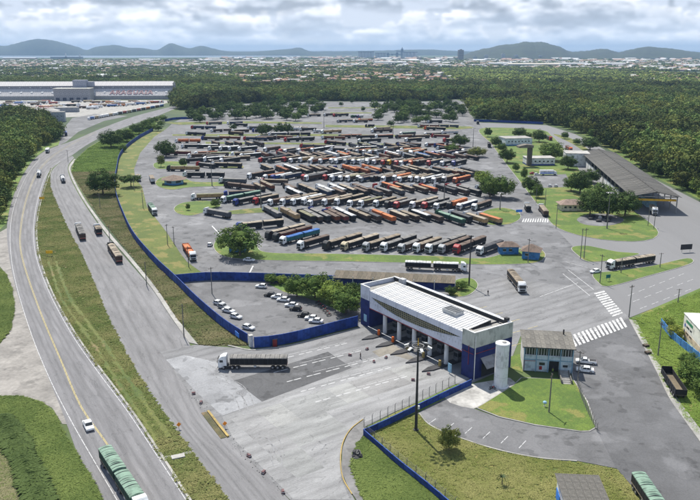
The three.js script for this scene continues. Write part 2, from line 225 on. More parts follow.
const plaza = S(sheet('gate_plaza', plazaPoly, 0.080, M.plaza), 'broad asphalt plaza before and behind the gate', 'pavement');
S(sheet('office_street', PP([[568, 342], [629, 318.5], [642, 343], [657, 372], [669, 397], [684, 419], [702, 444], [760, 515], [655, 512], [616, 468], [596, 429], [574, 384]]), 0.086, M.patch), 'dark asphalt street running past the blue office', 'road');
S(sheet('car_park', PP([[200, 279], [292, 282], [335, 284], [362, 298], [360, 326], [291, 343], [252, 349], [246, 341], [198, 303], [176, 283]]), 0.062, M.asphaltOld), 'asphalt car park inside blue walls', 'pavement');
S(sheet('driveway', PP([[417, 414], [444, 397], [474, 388], [509, 392], [474, 409], [499, 418], [535, 426], [581, 432.6], [598, 429], [618, 469], [577, 461], [540, 458], [499, 450], [462, 438.6], [430, 425]]), 0.084, M.asphaltOld), 'curved cracked driveway below the office lawn', 'pavement');
S(sheet('concrete_pad', PP([[444, 397], [456, 390], [473, 384], [509, 378], [519, 391], [474, 409], [462, 407], [450, 403]]), 0.094, M.concretePale), 'pale concrete pad at the foot of the water tower', 'pavement');
S(sheet('freight_yard', PP([[-120, 121], [30, 119], [95, 116], [150, 108], [172, 101.5], [165, 100.3], [0, 100.5], [-120, 101]]), 0.05, M.concrete), 'pale freight yard before the long warehouse', 'pavement');
S(sheet('freight_ramp', PP([[58, 146], [64, 128], [72, 118], [95, 114], [128, 116], [104, 121], [78, 132], [66, 142]]), 0.055, M.asphalt), 'asphalt ramp into the freight yard', 'road');

// patches and slabs of the plaza
const GATE = group(3.2, -205.5, Math.atan2(-38.9, 27.3));                 // local x along the front, z towards the plaza
GATE.updateMatrixWorld(true);
const gw = (x, z) => { const v = new THREE.Vector3(x, 0, z).applyMatrix4(GATE.matrixWorld); return new THREE.Vector2(v.x, v.z); };
const patchA = PP([[166, 360], [184, 355.5], [216, 362], [234, 381], [262, 402], [222, 416], [196, 392]]);
sheet('asphalt_patch', patchA, 0.090, std({ map: M.asphalt.map, color: new THREE.Color(0.45, 0.455, 0.47) }), plaza);
const patchB = PP([[234, 381], [328, 352], [352, 368], [262, 402]]);
sheet('asphalt_patch', patchB, 0.091, M.patch, plaza);
sheet('asphalt_patch', PP([[372, 352], [392, 344], [414, 358], [392, 366]]), 0.0905, std({ map: M.concrete.map, color: new THREE.Color(0.30, 0.28, 0.245) }), plaza);
const apron = PP([[222, 417], [352, 368.5], [388, 354], [470, 378], [430, 396], [395, 410], [362, 424], [350, 430], [342, 443], [339, 458], [341, 479], [350, 500], [294, 500], [266, 472], [234, 440]]);
sheet('concrete_base', apron, 0.0945, M.apron, plaza);
{
  const r = rng(5); const W = 9.6, D = 6.4, box = {};
  for (let i = -9; i < 7; i++) for (let j = 0; j < 16; j++) {
    const x0 = i * W + 2, z0 = 7 + j * D, c = [[x0, z0], [x0 + W - 0.05, z0], [x0 + W - 0.05, z0 + D - 0.05], [x0, z0 + D - 0.05]].map(a => gw(...a));
    if (!c.every(p => inside(apron, p.x, p.y))) continue;
    const k = Math.floor(r() * 4); slab(c, 0.081, 0.0985 + r() * 0.004, 'concrete_slab', M.slabs[k], plaza);
  }
}
for (const x of [4 + 6.6, 4 + 13.2, 4 + 19.8, 4 + 26.4, 4 + 33]) { dashes([gw(x - 0.5, 12), gw(x - 2, 40)], 0.35, 4, 1.6, 0.106, M.whiteWorn, 'lane_dash', plaza); line([gw(x - 1.4, 12), gw(x - 3, 30)], 0.14, 0.106, M.whiteWorn, 'lane_line', plaza, 4); }
for (const x of [10, 17, 24, 31, 38]) dashes([gw(x, -24), gw(x + 1, -46)], 0.2, 4, 3, 0.09, M.yellow, 'lane_dash', plaza);

// painted crossings
function crossing(name, a0, a1, b0, b1, n, fill, y, parent, mat = M.white) { const A0 = P(...a0), A1 = P(...a1), B0 = P(...b0), B1 = P(...b1), L = (a, b, t) => a.clone().lerp(b, t); for (let i = 0; i < n; i++) { const t0 = i / n, t1 = (i + fill) / n; sheet(name, [L(A0, A1, t0), L(A0, A1, t1), L(B0, B1, t1), L(B0, B1, t0)], y, mat, parent); } }
crossing('crosswalk_stripe', [569, 336.5], [623, 317], [575.5, 347], [629, 326.5], 14, 0.55, 0.096, plaza);
crossing('crosswalk_stripe', [594, 293.5], [613.5, 318], [604.5, 291], [624, 314.5], 11, 0.55, 0.0965, plaza);
crossing('crosswalk_stripe', [523.5, 218.8], [550, 218.8], [522, 222.2], [549.5, 222.4], 11, 0.5, 0.0965, plaza);
for (const [a, b] of [[[563, 274], [590, 296]], [[568, 270], [594, 290]], [[540, 297], [578, 283]], [[566, 262], [588, 268]]]) line(PP([a, b]), 0.25, 0.0975, M.whiteWorn, 'lane_line', plaza, 4);
for (const [a, b] of [[[640, 309], [700, 286]], [[633, 302], [700, 277]], [[628, 296], [690, 271.5]]]) dashes(PP([a, b]), 0.2, 4, 3, 0.0975, M.whiteWorn, 'lane_dash', plaza);
for (const [a, b] of [[[212, 226], [221, 236]], [[253, 266], [249, 274]]]) line(PP([a, b]), 0.5, 0.07, M.white, 'lane_line', plaza, 2);
for (const [u, v] of [[300, 268], [335, 268.5], [370, 269]]) dashes(PP([[u, v], [u + 26, v + 0.3]]), 0.15, 3, 3, 0.07, M.whiteWorn, 'lane_dash', plaza);
for (let i = 0; i < 6; i++) line(PP([[436 + i * 18, 419 + i * 4.4], [429 + i * 18, 424 + i * 4.9]]), 0.16, 0.092, M.whiteWorn, 'bay_line', plaza, 2);

// tyre marks: thin rubber streaks where trucks turn
{
  const rubber = std({ map: M.white.map, color: new THREE.Color(0.25, 0.25, 0.255) }), r = rng(77); const arcs = [[[226, 380], [238, 386], [246, 396], [250, 408]], [[232, 392], [240, 400], [244, 411]], [[256, 440], [262, 436], [270, 437], [277, 446], [280, 458]], [[262, 450], [268, 447], [274, 452], [278, 466]], [[336, 452], [326, 451], [318, 456], [312, 460]], [[330, 440], [322, 444], [316, 452]], [[540, 300], [560, 296], [580, 288]], [[500, 320], [515, 312], [535, 310]], [[205, 366], [216, 372], [224, 384]]];
  for (const a of arcs) for (const o of [-0.95, 0.95]) { const pts = PP(a), n = pts.length; const q = pts.map((p, i) => { const d = pts[Math.min(n - 1, i + 1)].clone().sub(pts[Math.max(0, i - 1)]).normalize(); return new THREE.Vector2(p.x - d.y * o, p.y + d.x * o); }); line(q, 0.16 + r() * 0.1, 0.108, rubber, 'tyre_mark', plaza, 24); }
}

// lawns, verges and kerbed islands
const V = (name, px, y, mat, label, cat = 'grass') => S(sheet(name, PP(px), y, mat), label, cat);
const W1 = [[153, 131], [140, 138], [128, 147], [120, 157], [117, 170], [115, 184], [116, 196], [122, 214], [134, 239], [156, 265], [176, 284], [198, 306], [226, 330], [247.5, 344]];
V('inner_verge', [...W1.slice(0, 11), [205, 280], [206, 273], ...yardWest.slice(0, 10)], 0.03, M.lawnDry, 'mown grass between the blue wall and yard road');
V('bank_grass', [[165, 114], [157, 117.5], [140, 123.5], [110, 135], [88, 147.5], [74, 161], [71, 172], [117, 172], [120, 157], [128, 147], [140, 138], [153, 131], [158, 122]], 0.032, M.lawn, 'bright green grass bank inside the highway bend');
V('ditch_bank', [[71, 171], [74, 178], [86, 198], [100, 218], [112, 233], [133, 258], [156, 287], [176, 317], [192, 336], [200, 345.5], [247, 346], ...W1.slice(4).reverse()], 0.034, M.ditch, 'weedy earth bank below the diagonal blue wall', 'bank');
const medianPx = [[51, 168], [44, 187], [38, 210], [35.5, 230], [38, 255], [50, 290], [75, 335], [100, 370], [130, 410], [160, 455], [192, 505], [215, 540], [258, 540], [232, 505], [192, 452], [165, 415], [135, 370], [107, 315], [82, 255], [72, 237], [58, 207], [50, 187], [50, 175]];
V('median_grass', medianPx, 0.03, M.verge, 'dry grass median between highway and frontage road');
V('field_grass', [[-40, 262], [0, 268], [6, 275], [11, 290], [14, 310], [10, 330], [0, 344], [-40, 356]], 0.10, M.lawn, 'green grass corner above the side road');
const fieldPx = [[-40, 398], [0, 398], [20, 398], [40, 404], [54, 421], [65, 440], [80, 466], [99, 500], [120, 540], [-40, 540]];
V('field_grass', fieldPx, 0.10, M.rough, 'tall rough grass field beside the highway');
V('roadside_grass', [[-60, 120], [30, 116], [66, 130], [60, 144], [46, 149], [32.5, 159.5], [22, 174.5], [12, 196.5], [6, 224], [-10, 238], [-60, 240]], 0.03, M.rough, 'green ground under the roadside wood');
V('lower_lawn', [[366, 434], [419, 414], [430, 425.5], [462, 439], [499, 450.5], [540, 458.5], [577, 461.5], [617, 469.5], [655, 512], [455, 512]], 0.05, M.lawnDry, 'yellowish lawn inside the low blue wall');
V('corner_grass', [[366, 435], [357, 446], [352.5, 466], [361, 490], [374, 512], [455, 512]], 0.05, M.rough, 'weedy green corner outside the low blue wall');
V('fence_strip', [[365, 433], [366, 428.5], [395, 413], [430, 397], [455, 385], [473, 384], [460, 391], [419, 412]], 0.088, M.rough, 'narrow green strip behind the wire fence');
V('east_verge', [[760, 262], [700, 288.5], [629, 319], [642, 343], [657, 372], [669, 397], [684, 419], [702, 444], [770, 520]], 0.09, M.lawn, 'bright green verge beside the office street');
V('office_verge', [[510, 357], [520, 354], [523, 373], [512, 369]], 0.10, M.lawn, 'small grass patch at the office corner');
V('car_park_bed', [[268, 284], [292, 284], [335, 286], [356, 300], [344, 314], [322, 303], [300, 296], [284, 292]], 0.075, M.rough, 'planted bed under the car park trees');

function island(px, label, mat = M.lawn, n = 60, round = true) {
  let pts = PP(px); if (round) pts = curve(pts, n, true); const g = group(0, 0); slab(pts, 0.02, 0.2, 'kerb', M.kerb, g); const inner = offsetPoly(pts, 0.3); sheet('lawn', inner, 0.235, mat, g);
  g.name = 'grass_island'; return S(g, label, 'grass island');
}
island([[485, 128], [493, 146], [506, 164], [520, 182], [532, 198], [545, 214], [551, 223.5], [560, 229.5], [578, 235.5], [602, 240], [632, 242], [651, 240], [659, 234], [654, 226], [645, 219], [630, 208], [600, 190], [585, 178], [576, 164], [565, 150], [552, 136], [543, 130.5], [522, 128.5]], 'large lawn with kerb around the round sculpture patch', M.lawn, 160);
island([[553, 134], [566, 136.5], [590, 150], [607, 160], [633, 175.5], [660, 192], [654, 192.5], [634, 182], [611, 167.5], [594, 158.5], [572, 144]], 'long grass strip with small trees beside the shed', M.lawnDry, 60);
V('forest_margin', [[481, 121], [547, 123.5], [576, 131.5], [601, 144.5], [641, 168.5], [661, 180], [701, 200], [780, 238.5], [806, 236], [704, 190], [662, 170], [640, 158.5], [601, 136], [577, 126.5], [548, 121], [481, 119.5]], 0.03, M.lawn, 'grass margin between inspection road and forest');
island([[572, 247.5], [586, 246], [618, 252], [640, 254], [625, 258], [606, 261.5], [588, 262], [578, 256]], 'small kerbed lawn with paired poles', M.lawn);
island([[593, 274], [612, 271.5], [650, 266.5], [690, 258.5], [694, 262], [650, 276], [604, 287], [598, 283]], 'long tapering lawn beside the parked bulk truck', M.lawn);
island([[476, 408.5], [513, 385.5], [521, 378], [574, 380], [588, 402], [597, 428], [590, 432], [581, 432.3], [535, 425.7], [499, 417.6]], 'triangular office lawn with a lamp pole', M.lawn, 80, false);
island([[174, 208], [183, 203], [200, 201], [214, 202], [221, 206], [206, 212], [190, 216], [178, 214]], 'kerbed lawn before the first truck rows', M.lawn);
island([[155, 183], [161, 188], [172, 190], [190, 187.5], [236, 185.5], [236, 182.5], [195, 182], [180, 176], [164, 177]], 'kerbed lawn around the six-sided kiosk', M.lawn);
island([[153, 166], [157, 162.5], [172, 161.5], [186, 163], [184, 167], [170, 169], [158, 169]], 'small kerbed lawn beside the yard road', M.lawn);
island([[478, 217], [488, 210], [502, 208], [515, 210.5], [521, 215.5], [518, 221], [506, 225], [490, 225], [482, 222]], 'rounded lawn at the end of the second truck row', M.lawn);
island([[214, 243], [215, 251], [225, 257], [250, 260], [350, 262], [440, 264], [500, 265], [536, 263], [545, 258], [544, 252], [534, 247], [516, 250], [482, 258.5], [440, 256.5], [330, 254], [264, 252], [256, 244], [240, 236], [222, 236.5]], 'long grass strip before the front truck row', M.lawn, 200);
island([[452, 283], [460, 279], [471, 278.5], [478, 284], [475, 291.5], [464, 297], [450, 296.5]], 'small planted bed behind the gate', M.lawn, 40);
island([[222, 212.5], [262, 208], [290, 208.5], [290, 211], [262, 213], [225, 214.5]], 'narrow grass strip at the second truck row', M.lawnDry, 40);
for (const [px, label] of [
  [[[325, 125], [470, 126.5], [476, 128.2], [460, 129.5], [325, 127.3]], 'bright grass strip by the far grove'], [[[172, 134.5], [300, 134], [420, 135.5], [420, 136.8], [300, 136.2], [172, 136]], 'thin grass strip beyond the orange truck'],
  [[[205, 142], [350, 143.5], [400, 144], [400, 145.5], [350, 145], [205, 144]], 'thin grass strip across the middle yard'], [[[207, 151.5], [262, 153], [262, 154.5], [207, 153.8]], 'short grass strip between left truck rows'],
  [[[158, 122.5], [250, 121.5], [322, 122.5], [322, 124], [250, 123.5], [180, 125]], 'thin grass strip under the yard trees'], [[[330, 112.5], [372, 112.5], [372, 113.5], [330, 113.6]], 'far thin grass strip in the empty bays'], [[[328, 107.5], [380, 107.5], [380, 108.4], [328, 108.4]], 'farthest thin grass strip in the empty bays'], [[[219, 167], [244, 166], [244, 168], [222, 169]], 'short grass strip by the left trucks']]) island(px, label, M.lawnDry, 24, false);
S(sheet('sculpture_patch', curve(PP([[577, 220], [586, 215.5], [600, 214], [614, 215.5], [624, 220], [615, 225], [600, 226.5], [585, 225]]), 50, true), 0.255, M.asphaltOld), 'round grey paved patch on the large lawn', 'pavement');
S(sheet('staff_car_park', PP([[527, 176], [566, 174.5], [572, 187], [540, 188.5]]), 0.255, M.asphalt), 'small asphalt car park on the large lawn', 'pavement');

// pavements with kerbs
const walk = (l, r, y, label, mat = M.concrete, n = 60) => { const A = curve(PP(l), n), B = curve(PP(r), n).reverse(); const o = slab([...A, ...B], 0.02, y, 'sidewalk', mat); return S(o, label, 'sidewalk'); };
walk([[74, 159], [68.6, 167], [70, 175], [81, 197], [95, 218], [107, 235], [128, 259], [152, 289], [172, 319], [189, 343]], [[76, 160], [70.5, 168], [72.5, 176], [84, 198], [98, 218], [111, 235], [132, 259], [156.5, 289], [177, 319], [198, 345]], 0.2, 'concrete sidewalk along the frontage road');
walk([[364, 421], [353, 429], [345, 441.5], [342, 458], [344.5, 479], [358, 503], [380, 530]], [[366, 431.5], [358, 445], [352.5, 466], [361, 489.6], [371, 505], [392, 530]], 0.22, 'curved dark sidewalk at the plaza corner', std({ map: M.concrete.map, color: new THREE.Color(0.27, 0.27, 0.275) }));
walk([[629, 320], [642, 344], [657, 373], [669, 398], [684, 420], [702, 445], [745, 505]], [[636, 321], [648, 344], [664, 373], [677, 398], [693, 420], [712, 445], [760, 505]], 0.22, 'worn sidewalk along the office street');
{
  const k = S(line(PP([[363, 420], [351.5, 429], [343.6, 441.5], [340.6, 458], [343, 479], [352, 495]]), 0.28, 0.24, M.yellowPaint, 'painted_kerb'), 'yellow painted kerb at the plaza corner', 'kerb'); k.geometry = (() => { const C = curve(PP([[363, 420], [351.5, 429], [343.6, 441.5], [340.6, 458], [343, 479], [352, 495]]), 30); return join(C.slice(1).map((p, i) => bar(new THREE.Vector3(C[i].x, 0.16, C[i].y), new THREE.Vector3(p.x, 0.16, p.y), 0.2, 0.22))); })();
  const kb = (px, label, w = 0.3) => { const C = curve(PP(px), 40); const m = mesh('kerb', C.slice(1).map((p, i) => bar(new THREE.Vector3(C[i].x, 0.12, C[i].y), new THREE.Vector3(p.x, 0.12, p.y), w, 0.2)), M.kerb); return S(m, label, 'kerb'); };
  kb([[52, 168], [45, 187], [39, 210], [36.5, 230], [39, 255], [51, 290], [76, 335], [101, 370], [131, 410], [161, 455], [193, 505]], 'long kerb between highway and median grass', 0.5);
  kb([[228, 345.8], [254, 350.5], [291, 345.5], [330, 335.5], [358, 328.5]], 'kerb under the car park wall', 0.5);
  kb([[419, 413.5], [430, 425.5], [462, 439], [499, 450.5], [540, 458.5], [577, 461.5]], 'pale kerb between driveway and lower lawn');
  kb([[568, 344], [575, 385], [597, 429]], 'kerb between office lawn and street');
  const e = S(slab(PP([[158, 458.5], [160, 460], [192, 453.5], [190, 451.5]]), 0.02, 0.16, 'culvert_slab', M.concrete), 'concrete strip crossing the grass median', 'slab');
  mesh('cover', [bx(2.6, 0.25, 1.4, P(178, 457.5).x, 0.25, P(178, 457.5).y, 0.4)], M.concretePale, e);
}
// ditch in the median: a real trough bank of soil ridges
{
  const path = PP([[52, 262], [66, 300], [84, 325], [101, 348], [118, 374], [131, 394], [148, 418], [163, 440]]), C = curve(path, 60), pos = [], idx = [], uv = [], r = rng(31); const prof = [[-2.0, 0.05], [-1.3, 0.34], [-0.7, 0.12], [0, 0.055], [0.6, 0.10], [1.2, 0.30], [1.9, 0.05]];
  C.forEach((p, i) => { const a = C[Math.max(0, i - 1)], b = C[Math.min(60, i + 1)], d = b.clone().sub(a).normalize(); for (const [o, h] of prof) { const oo = o * (0.8 + 0.5 * r()), hh = h * (0.6 + 0.8 * r()); pos.push(p.x - d.y * oo, 0.04 + hh, p.y + d.x * oo); uv.push(i * 1.5, o); } });
  for (let i = 0; i < 60; i++) for (let j = 0; j < 6; j++) { const k = i * 7 + j; idx.push(k, k + 1, k + 7, k + 1, k + 8, k + 7); }
  const g = new THREE.BufferGeometry(); g.setAttribute('position', new THREE.Float32BufferAttribute(pos, 3)); g.setAttribute('uv', new THREE.Float32BufferAttribute(uv, 2)); g.setIndex(idx); g.computeVertexNormals();
  S(mesh('ditch', g, M.verge, null, true), 'shallow earth ditch along the grass median', 'ditch');
}
// hills
{
  const leafy = (r, g, b) => std({ color: new THREE.Color(r, g, b), map: M.ground.map });
  function hills(label, prof, dist, depth, seed, mat) {                  // prof: print position of the crest line
    const N = 160, K = 12, pos = [], idx = [], uv = []; const c = new THREE.CatmullRomCurve3(prof.map(([u, v]) => new THREE.Vector3(u, v, 0)), false, 'centripetal').getPoints(N);
    for (let i = 0; i <= N; i++) for (let k = 0; k <= K; k++) { const t = k / K * 2 - 1, d = dist + t * depth, az = (c[i].x - 350) / F, h0 = Math.max(0, (HORIZON - c[i].y) / F * dist + CAM_H); const ridge = Math.pow(Math.max(0, 1 - t * t), 0.8); const n = fbm(i / 40, k / 9 + 0.5, 8, 4, seed) - 0.5; const h = Math.max(-2, (h0 * ridge) * (1 + n * 0.35 * (1 - ridge * 0.6))) + ridge * (vnoise(i * 0.21, k * 0.17, 64, seed + 8) - 0.5) * 9; pos.push(az * d / CP, h, -d); uv.push(az * d, t * depth); }
    for (let i = 0; i < N; i++) for (let k = 0; k < K; k++) { const a = i * (K + 1) + k; idx.push(a, a + K + 1, a + 1, a + 1, a + K + 1, a + K + 2); }
    const g = new THREE.BufferGeometry(); g.setAttribute('position', new THREE.Float32BufferAttribute(pos, 3)); g.setAttribute('uv', new THREE.Float32BufferAttribute(uv, 2)); g.setIndex(idx); g.computeVertexNormals(); S(mesh('hills', g, mat, null, true), label, 'hills');
  }
  const near = leafy(0.26, 0.30, 0.26), far = near;
  hills('long wooded hill with a rounded double summit', [[452, 56], [462, 52.5], [475, 49], [490, 45.5], [503, 44.5], [513, 42.4], [522, 43], [532, 43.6], [545, 47], [555, 51.5], [566, 51.2], [578, 49.8], [590, 49.5], [600, 52], [612, 49.5], [628, 47], [645, 48.6], [665, 51.2], [690, 52.5], [720, 54], [760, 56]], 8200, 1100, 900, near);
  hills('blue hills beyond the bay with one high peak', [[-120, 50], [-80, 46], [-40, 49], [-10, 44], [2, 42.8], [15, 44.2], [28, 46.5], [40, 44], [52, 41], [61, 39.6], [72, 41], [84, 43.5], [96, 47], [105, 50], [113, 47.5], [124, 46], [133, 45.5], [142, 47.5], [156, 48.2], [170, 50], [178, 46], [184, 43.8], [191, 46], [200, 48.5], [212, 46.2], [222, 48.5], [235, 51], [262, 51.5], [280, 50], [292, 49.2], [303, 48], [312, 51], [330, 53.5], [360, 54]], 13600, 600, 920, far);
  hills('faint distant mountain range', [[60, 55], [140, 53.5], [230, 53], [300, 51.4], [340, 51.2], [380, 50.6], [420, 49.6], [450, 51], [520, 53], [640, 53], [760, 55]], 14500, 600, 940, far);
}
// ------------------------------------------------------------------ vehicles (local +x is forward, base at y = 0)
const DECK = 0.11;
const cabMats = { white: M.paint(228, 230, 233), red: M.paint(170, 30, 34), blue: M.paint(28, 52, 135), black: M.paint(26, 27, 31), silver: M.paint(160, 163, 168), beige: M.paint(196, 182, 150), green: M.paint(26, 84, 58), orange: M.paint(214, 98, 32), yellow: M.paint(222, 172, 36), purple: M.paint(78, 52, 120) };
const bodyMats = { black: M.cloth(28, 28, 31), brown: M.cloth(74, 57, 47), grey: M.cloth(78, 81, 88), tan: M.cloth(168, 140, 98), orange: M.cloth(188, 100, 54), maroon: M.cloth(110, 46, 44), teal: M.cloth(46, 104, 110), green: M.cloth(36, 72, 62), white: M.cloth(206, 208, 212), blue: M.cloth(40, 84, 150), darkblue: M.cloth(38, 52, 82), rust: M.cloth(118, 66, 44) };
const tarpMats = { grey: M.cloth(134, 132, 130), tan: M.cloth(148, 135, 118), beige: M.cloth(172, 160, 143), white: M.cloth(214, 215, 216), dark: M.cloth(78, 78, 83), brown: M.cloth(112, 96, 86), orange: M.cloth(196, 122, 78), green: M.cloth(128, 156, 140), blue: M.cloth(60, 110, 180), olive: M.cloth(132, 130, 104), rust: M.cloth(150, 96, 68) };
const wheelGeo = join([cyl(0.52, 0.52, 0.34, 0, 0, 0, 14, 'z')]), rimGeo = join([cyl(0.27, 0.27, 0.36, 0, 0, 0, 10, 'z'), cyl(0.12, 0.12, 0.42, 0, 0, 0, 8, 'z')]);
const carWheelGeo = join([cyl(0.31, 0.31, 0.22, 0, 0, 0, 12, 'z')]), carRimGeo = join([cyl(0.19, 0.19, 0.235, 0, 0, 0, 8, 'z')]);
const KIND = { semi: { units: [14.6], words: 'single-trailer truck' }, bitrem: { units: [9.2, 9.5], gap: 0.9, words: 'double-trailer truck' }, rodotrem: { units: [11.2, 11.6], gap: 1.3, words: 'long double-trailer truck' }, rigid: { units: [7.2], words: 'rigid cargo truck' }, tanker: { units: [10.5], tank: true, words: 'tanker truck' }, flatbed: { units: [12.6], low: true, words: 'low flatbed truck' }, tippers: { units: [7.6, 7.8], gap: 1.2, open: true, words: 'double tipper truck' } };
function arch(len, y0, y1, rise, w) { const s = new THREE.Shape(); s.moveTo(-w / 2, y0); s.lineTo(w / 2, y0); s.lineTo(w / 2, y1); s.quadraticCurveTo(w / 4, y1 + rise, 0, y1 + rise); s.quadraticCurveTo(-w / 4, y1 + rise, -w / 2, y1); s.closePath(); const g = new THREE.ExtrudeGeometry(s, { depth: len, bevelEnabled: false, curveSegments: 4 }); g.rotateY(Math.PI / 2); return g; }   // from x = 0 to len
const sag = rng(404);
function makeTruck(type, hero) {
  const k = KIND[type], g = new THREE.Group(), total = 2.3 + 0.75 + k.units.reduce((a, b) => a + b, 0) + (k.units.length - 1) * (k.gap || 0); let x = total / 2;
  g.userData.len = total;
  const cab = mesh('cab', [prism([[0, 0.5], [0.02, 1.55], [-0.14, 2.75], [-0.32, 3.05], [-1.1, 3.62], [-2.1, 3.7], [-2.2, 1.0], [-1.5, 1.0], [-1.4, 0.5]], 2.46, 0.08).translate(x, 0, 0)], cabMats.white, g);
  mesh('windscreen', [bx(0.06, 0.98, 2.16, x - 0.055, 2.2, 0, 0, 0.13)], M.glass, cab);
  mesh('side_window', [bx(0.85, 0.62, 2.50, x - 0.85, 2.3, 0)], M.glass, cab);
  mesh('grille', [bx(0.05, 0.6, 1.9, x + 0.03, 1.2, 0)], M.black, cab);
  mesh('bumper', [bx(0.16, 0.32, 2.4, x + 0.06, 0.62, 0)], M.darkSteel, cab);
  if (hero) { for (const s of [-1, 1]) { mesh('headlight', [bx(0.05, 0.2, 0.4, x + 0.07, 0.93, s * 0.95)], M.lampWhite, cab); mesh('mirror', [bx(0.12, 0.55, 0.2, x + 0.1, 2.35, s * 1.42), bx(0.3, 0.05, 0.3, x - 0.05, 2.6, s * 1.3)], M.black, cab); } mesh('sun_visor', [bx(0.3, 0.08, 2.2, x + 0.05, 2.82, 0, 0, -0.25)], M.black, cab); }
  const wheels = [x - 1.35, x - 3.6, x - 4.85], gear = [bx(total - 1.5, 0.28, 0.95, -0.4, 0.98, 0), bx(1.1, 0.55, 2.35, x - 2.5, 0.75, 0)];
  x -= 3.05;
  k.units.forEach((len, i) => {
    const c = x - len / 2; const t = new THREE.Group(); t.name = 'trailer'; g.add(t);
    if (k.tank) { mesh('tank', [cyl(1.15, 1.15, len - 0.4, c, 2.35, 0, 18, 'x'), cyl(0.3, 0.3, 0.3, c + 2, 3.55, 0, 10), cyl(0.3, 0.3, 0.3, c - 2, 3.55, 0, 10), bx(len - 1, 0.06, 0.6, c, 3.5, 0)], bodyMats.white, t); mesh('ladder', [bx(0.06, 2.2, 0.5, x - len + 0.1, 2.3, 0)], M.darkSteel, t); }
    else if (k.open) { mesh('cargo_body', [bx(len, 0.12, 2.5, c, 1.3, 0), bx(len, 1.3, 0.1, c, 2.0, 1.22), bx(len, 1.3, 0.1, c, 2.0, -1.22), bx(0.1, 1.3, 2.4, c + len / 2 - 0.05, 2.0, 0), bx(0.1, 1.3, 2.4, c - len / 2 + 0.05, 2.0, 0), ...[0, 1, 2, 3, 4, 5].flatMap(q => [bx(0.1, 1.3, 0.1, c - len / 2 + 0.3 + q * (len - 0.6) / 5, 2.0, 1.3), bx(0.1, 1.3, 0.1, c - len / 2 + 0.3 + q * (len - 0.6) / 5, 2.0, -1.3)])], bodyMats.orange, t); mesh('tarp', [arch(len - 0.3, 2.2, 2.3, 0.12, 2.3).translate(x - len + 0.15, 0, 0)], tarpMats.tan, t); }
    else if (k.low) { mesh('cargo_body', [bx(len, 0.3, 2.5, c, 1.35, 0), bx(0.15, 1.6, 2.4, x - 0.1, 2.1, 0), ...[0, 1, 2, 3, 4].flatMap(q => [bx(0.08, 0.5, 0.08, x - 1 - q * 2.6, 1.7, 1.2), bx(0.08, 0.5, 0.08, x - 1 - q * 2.6, 1.7, -1.2)])], bodyMats.black, t); mesh('tarp', [bx(len * 0.8, 0.5, 2.1, c - 0.6, 1.72, 0)], tarpMats.brown, t); }
    else {
      mesh('cargo_body', [bx(len, 1.9, 2.5, c, 2.2, 0)], bodyMats.black, t);
      { const n = Math.round(len / 1.25), q = (len + 0.08) / n; mesh('tarp', Array.from({ length: n }, (_, j) => arch(q, 2.98, 3.14 + 0.08 * sag(), 0.18 + 0.2 * sag(), 2.58).translate(x - len - 0.04 + j * q, 0, 0)), tarpMats.grey, t); }
      mesh('side_rail', [bx(len + 0.04, 0.2, 2.56, c, 1.3, 0)], hero ? tarpMats.tan : bodyMats.grey, t);
      if (hero) { const n = Math.round(len / 1.25); for (let q = 0; q <= n; q++) mesh('rib', [bx(0.07, 1.55, 2.57, x - 0.1 - q * (len - 0.2) / n, 2.15, 0)], M.darkSteel, t); mesh('tail_light', [bx(0.05, 0.18, 2.2, x - len - 0.03, 1.1, 0)], M.lampRed, t); for (let q = 0; q < n; q++) mesh('tarp_bow', [arch(0.07, 3.0, 3.215, 0.31, 2.6).translate(x - 0.7 - q * (len - 0.2) / n, 0, 0)], tarpMats.dark, t); mesh('tool_box', [bx(0.8, 0.5, 0.5, c + 0.6, 0.85, 0.95)], bodyMats.white, t); mesh('tool_box', [bx(0.6, 0.5, 0.5, c + 0.9, 0.85, -0.95)], bodyMats.white, t); }
    }
    const ax = k.units.length > 1 ? [x - len + 1.0, x - len + 2.25] : type === 'rigid' ? [] : [x - len + 1.1, x - len + 2.4, x - len + 3.7]; if (type === 'rodotrem' && i) ax.push(x - 1.4, x - 2.6); wheels.push(...ax);
    gear.push(bx(0.06, 0.55, 2.4, x - len + 0.3, 0.75, 0));
    x -= len + (k.gap || 0);
  });
  if (type === 'rigid') wheels.push(x + 2.2);
  if (hero) { mesh('chassis', gear, M.darkSteel, g); for (const w of wheels) for (const s of [-1, 1]) { const m = mesh('wheel', wheelGeo, M.rubber, g, true); m.position.set(w, 0.52, s * 1.06); const q = mesh('rim', rimGeo, M.rim, m, true); } }
  else mesh('running_gear', [...gear, ...wheels.flatMap(w => [cyl(0.52, 0.52, 0.4, w, 0.52, 1.03, 9, 'z'), cyl(0.52, 0.52, 0.4, w, 0.52, -1.03, 9, 'z')])], M.rubber, g);
  return g;
}
const truckProto = {};
const NAMES = { semi: 'semi_truck', bitrem: 'double_trailer_truck', rodotrem: 'long_double_trailer_truck', rigid: 'cargo_truck', tanker: 'tanker_truck', tippers: 'tipper_truck', flatbed: 'flatbed_truck' };
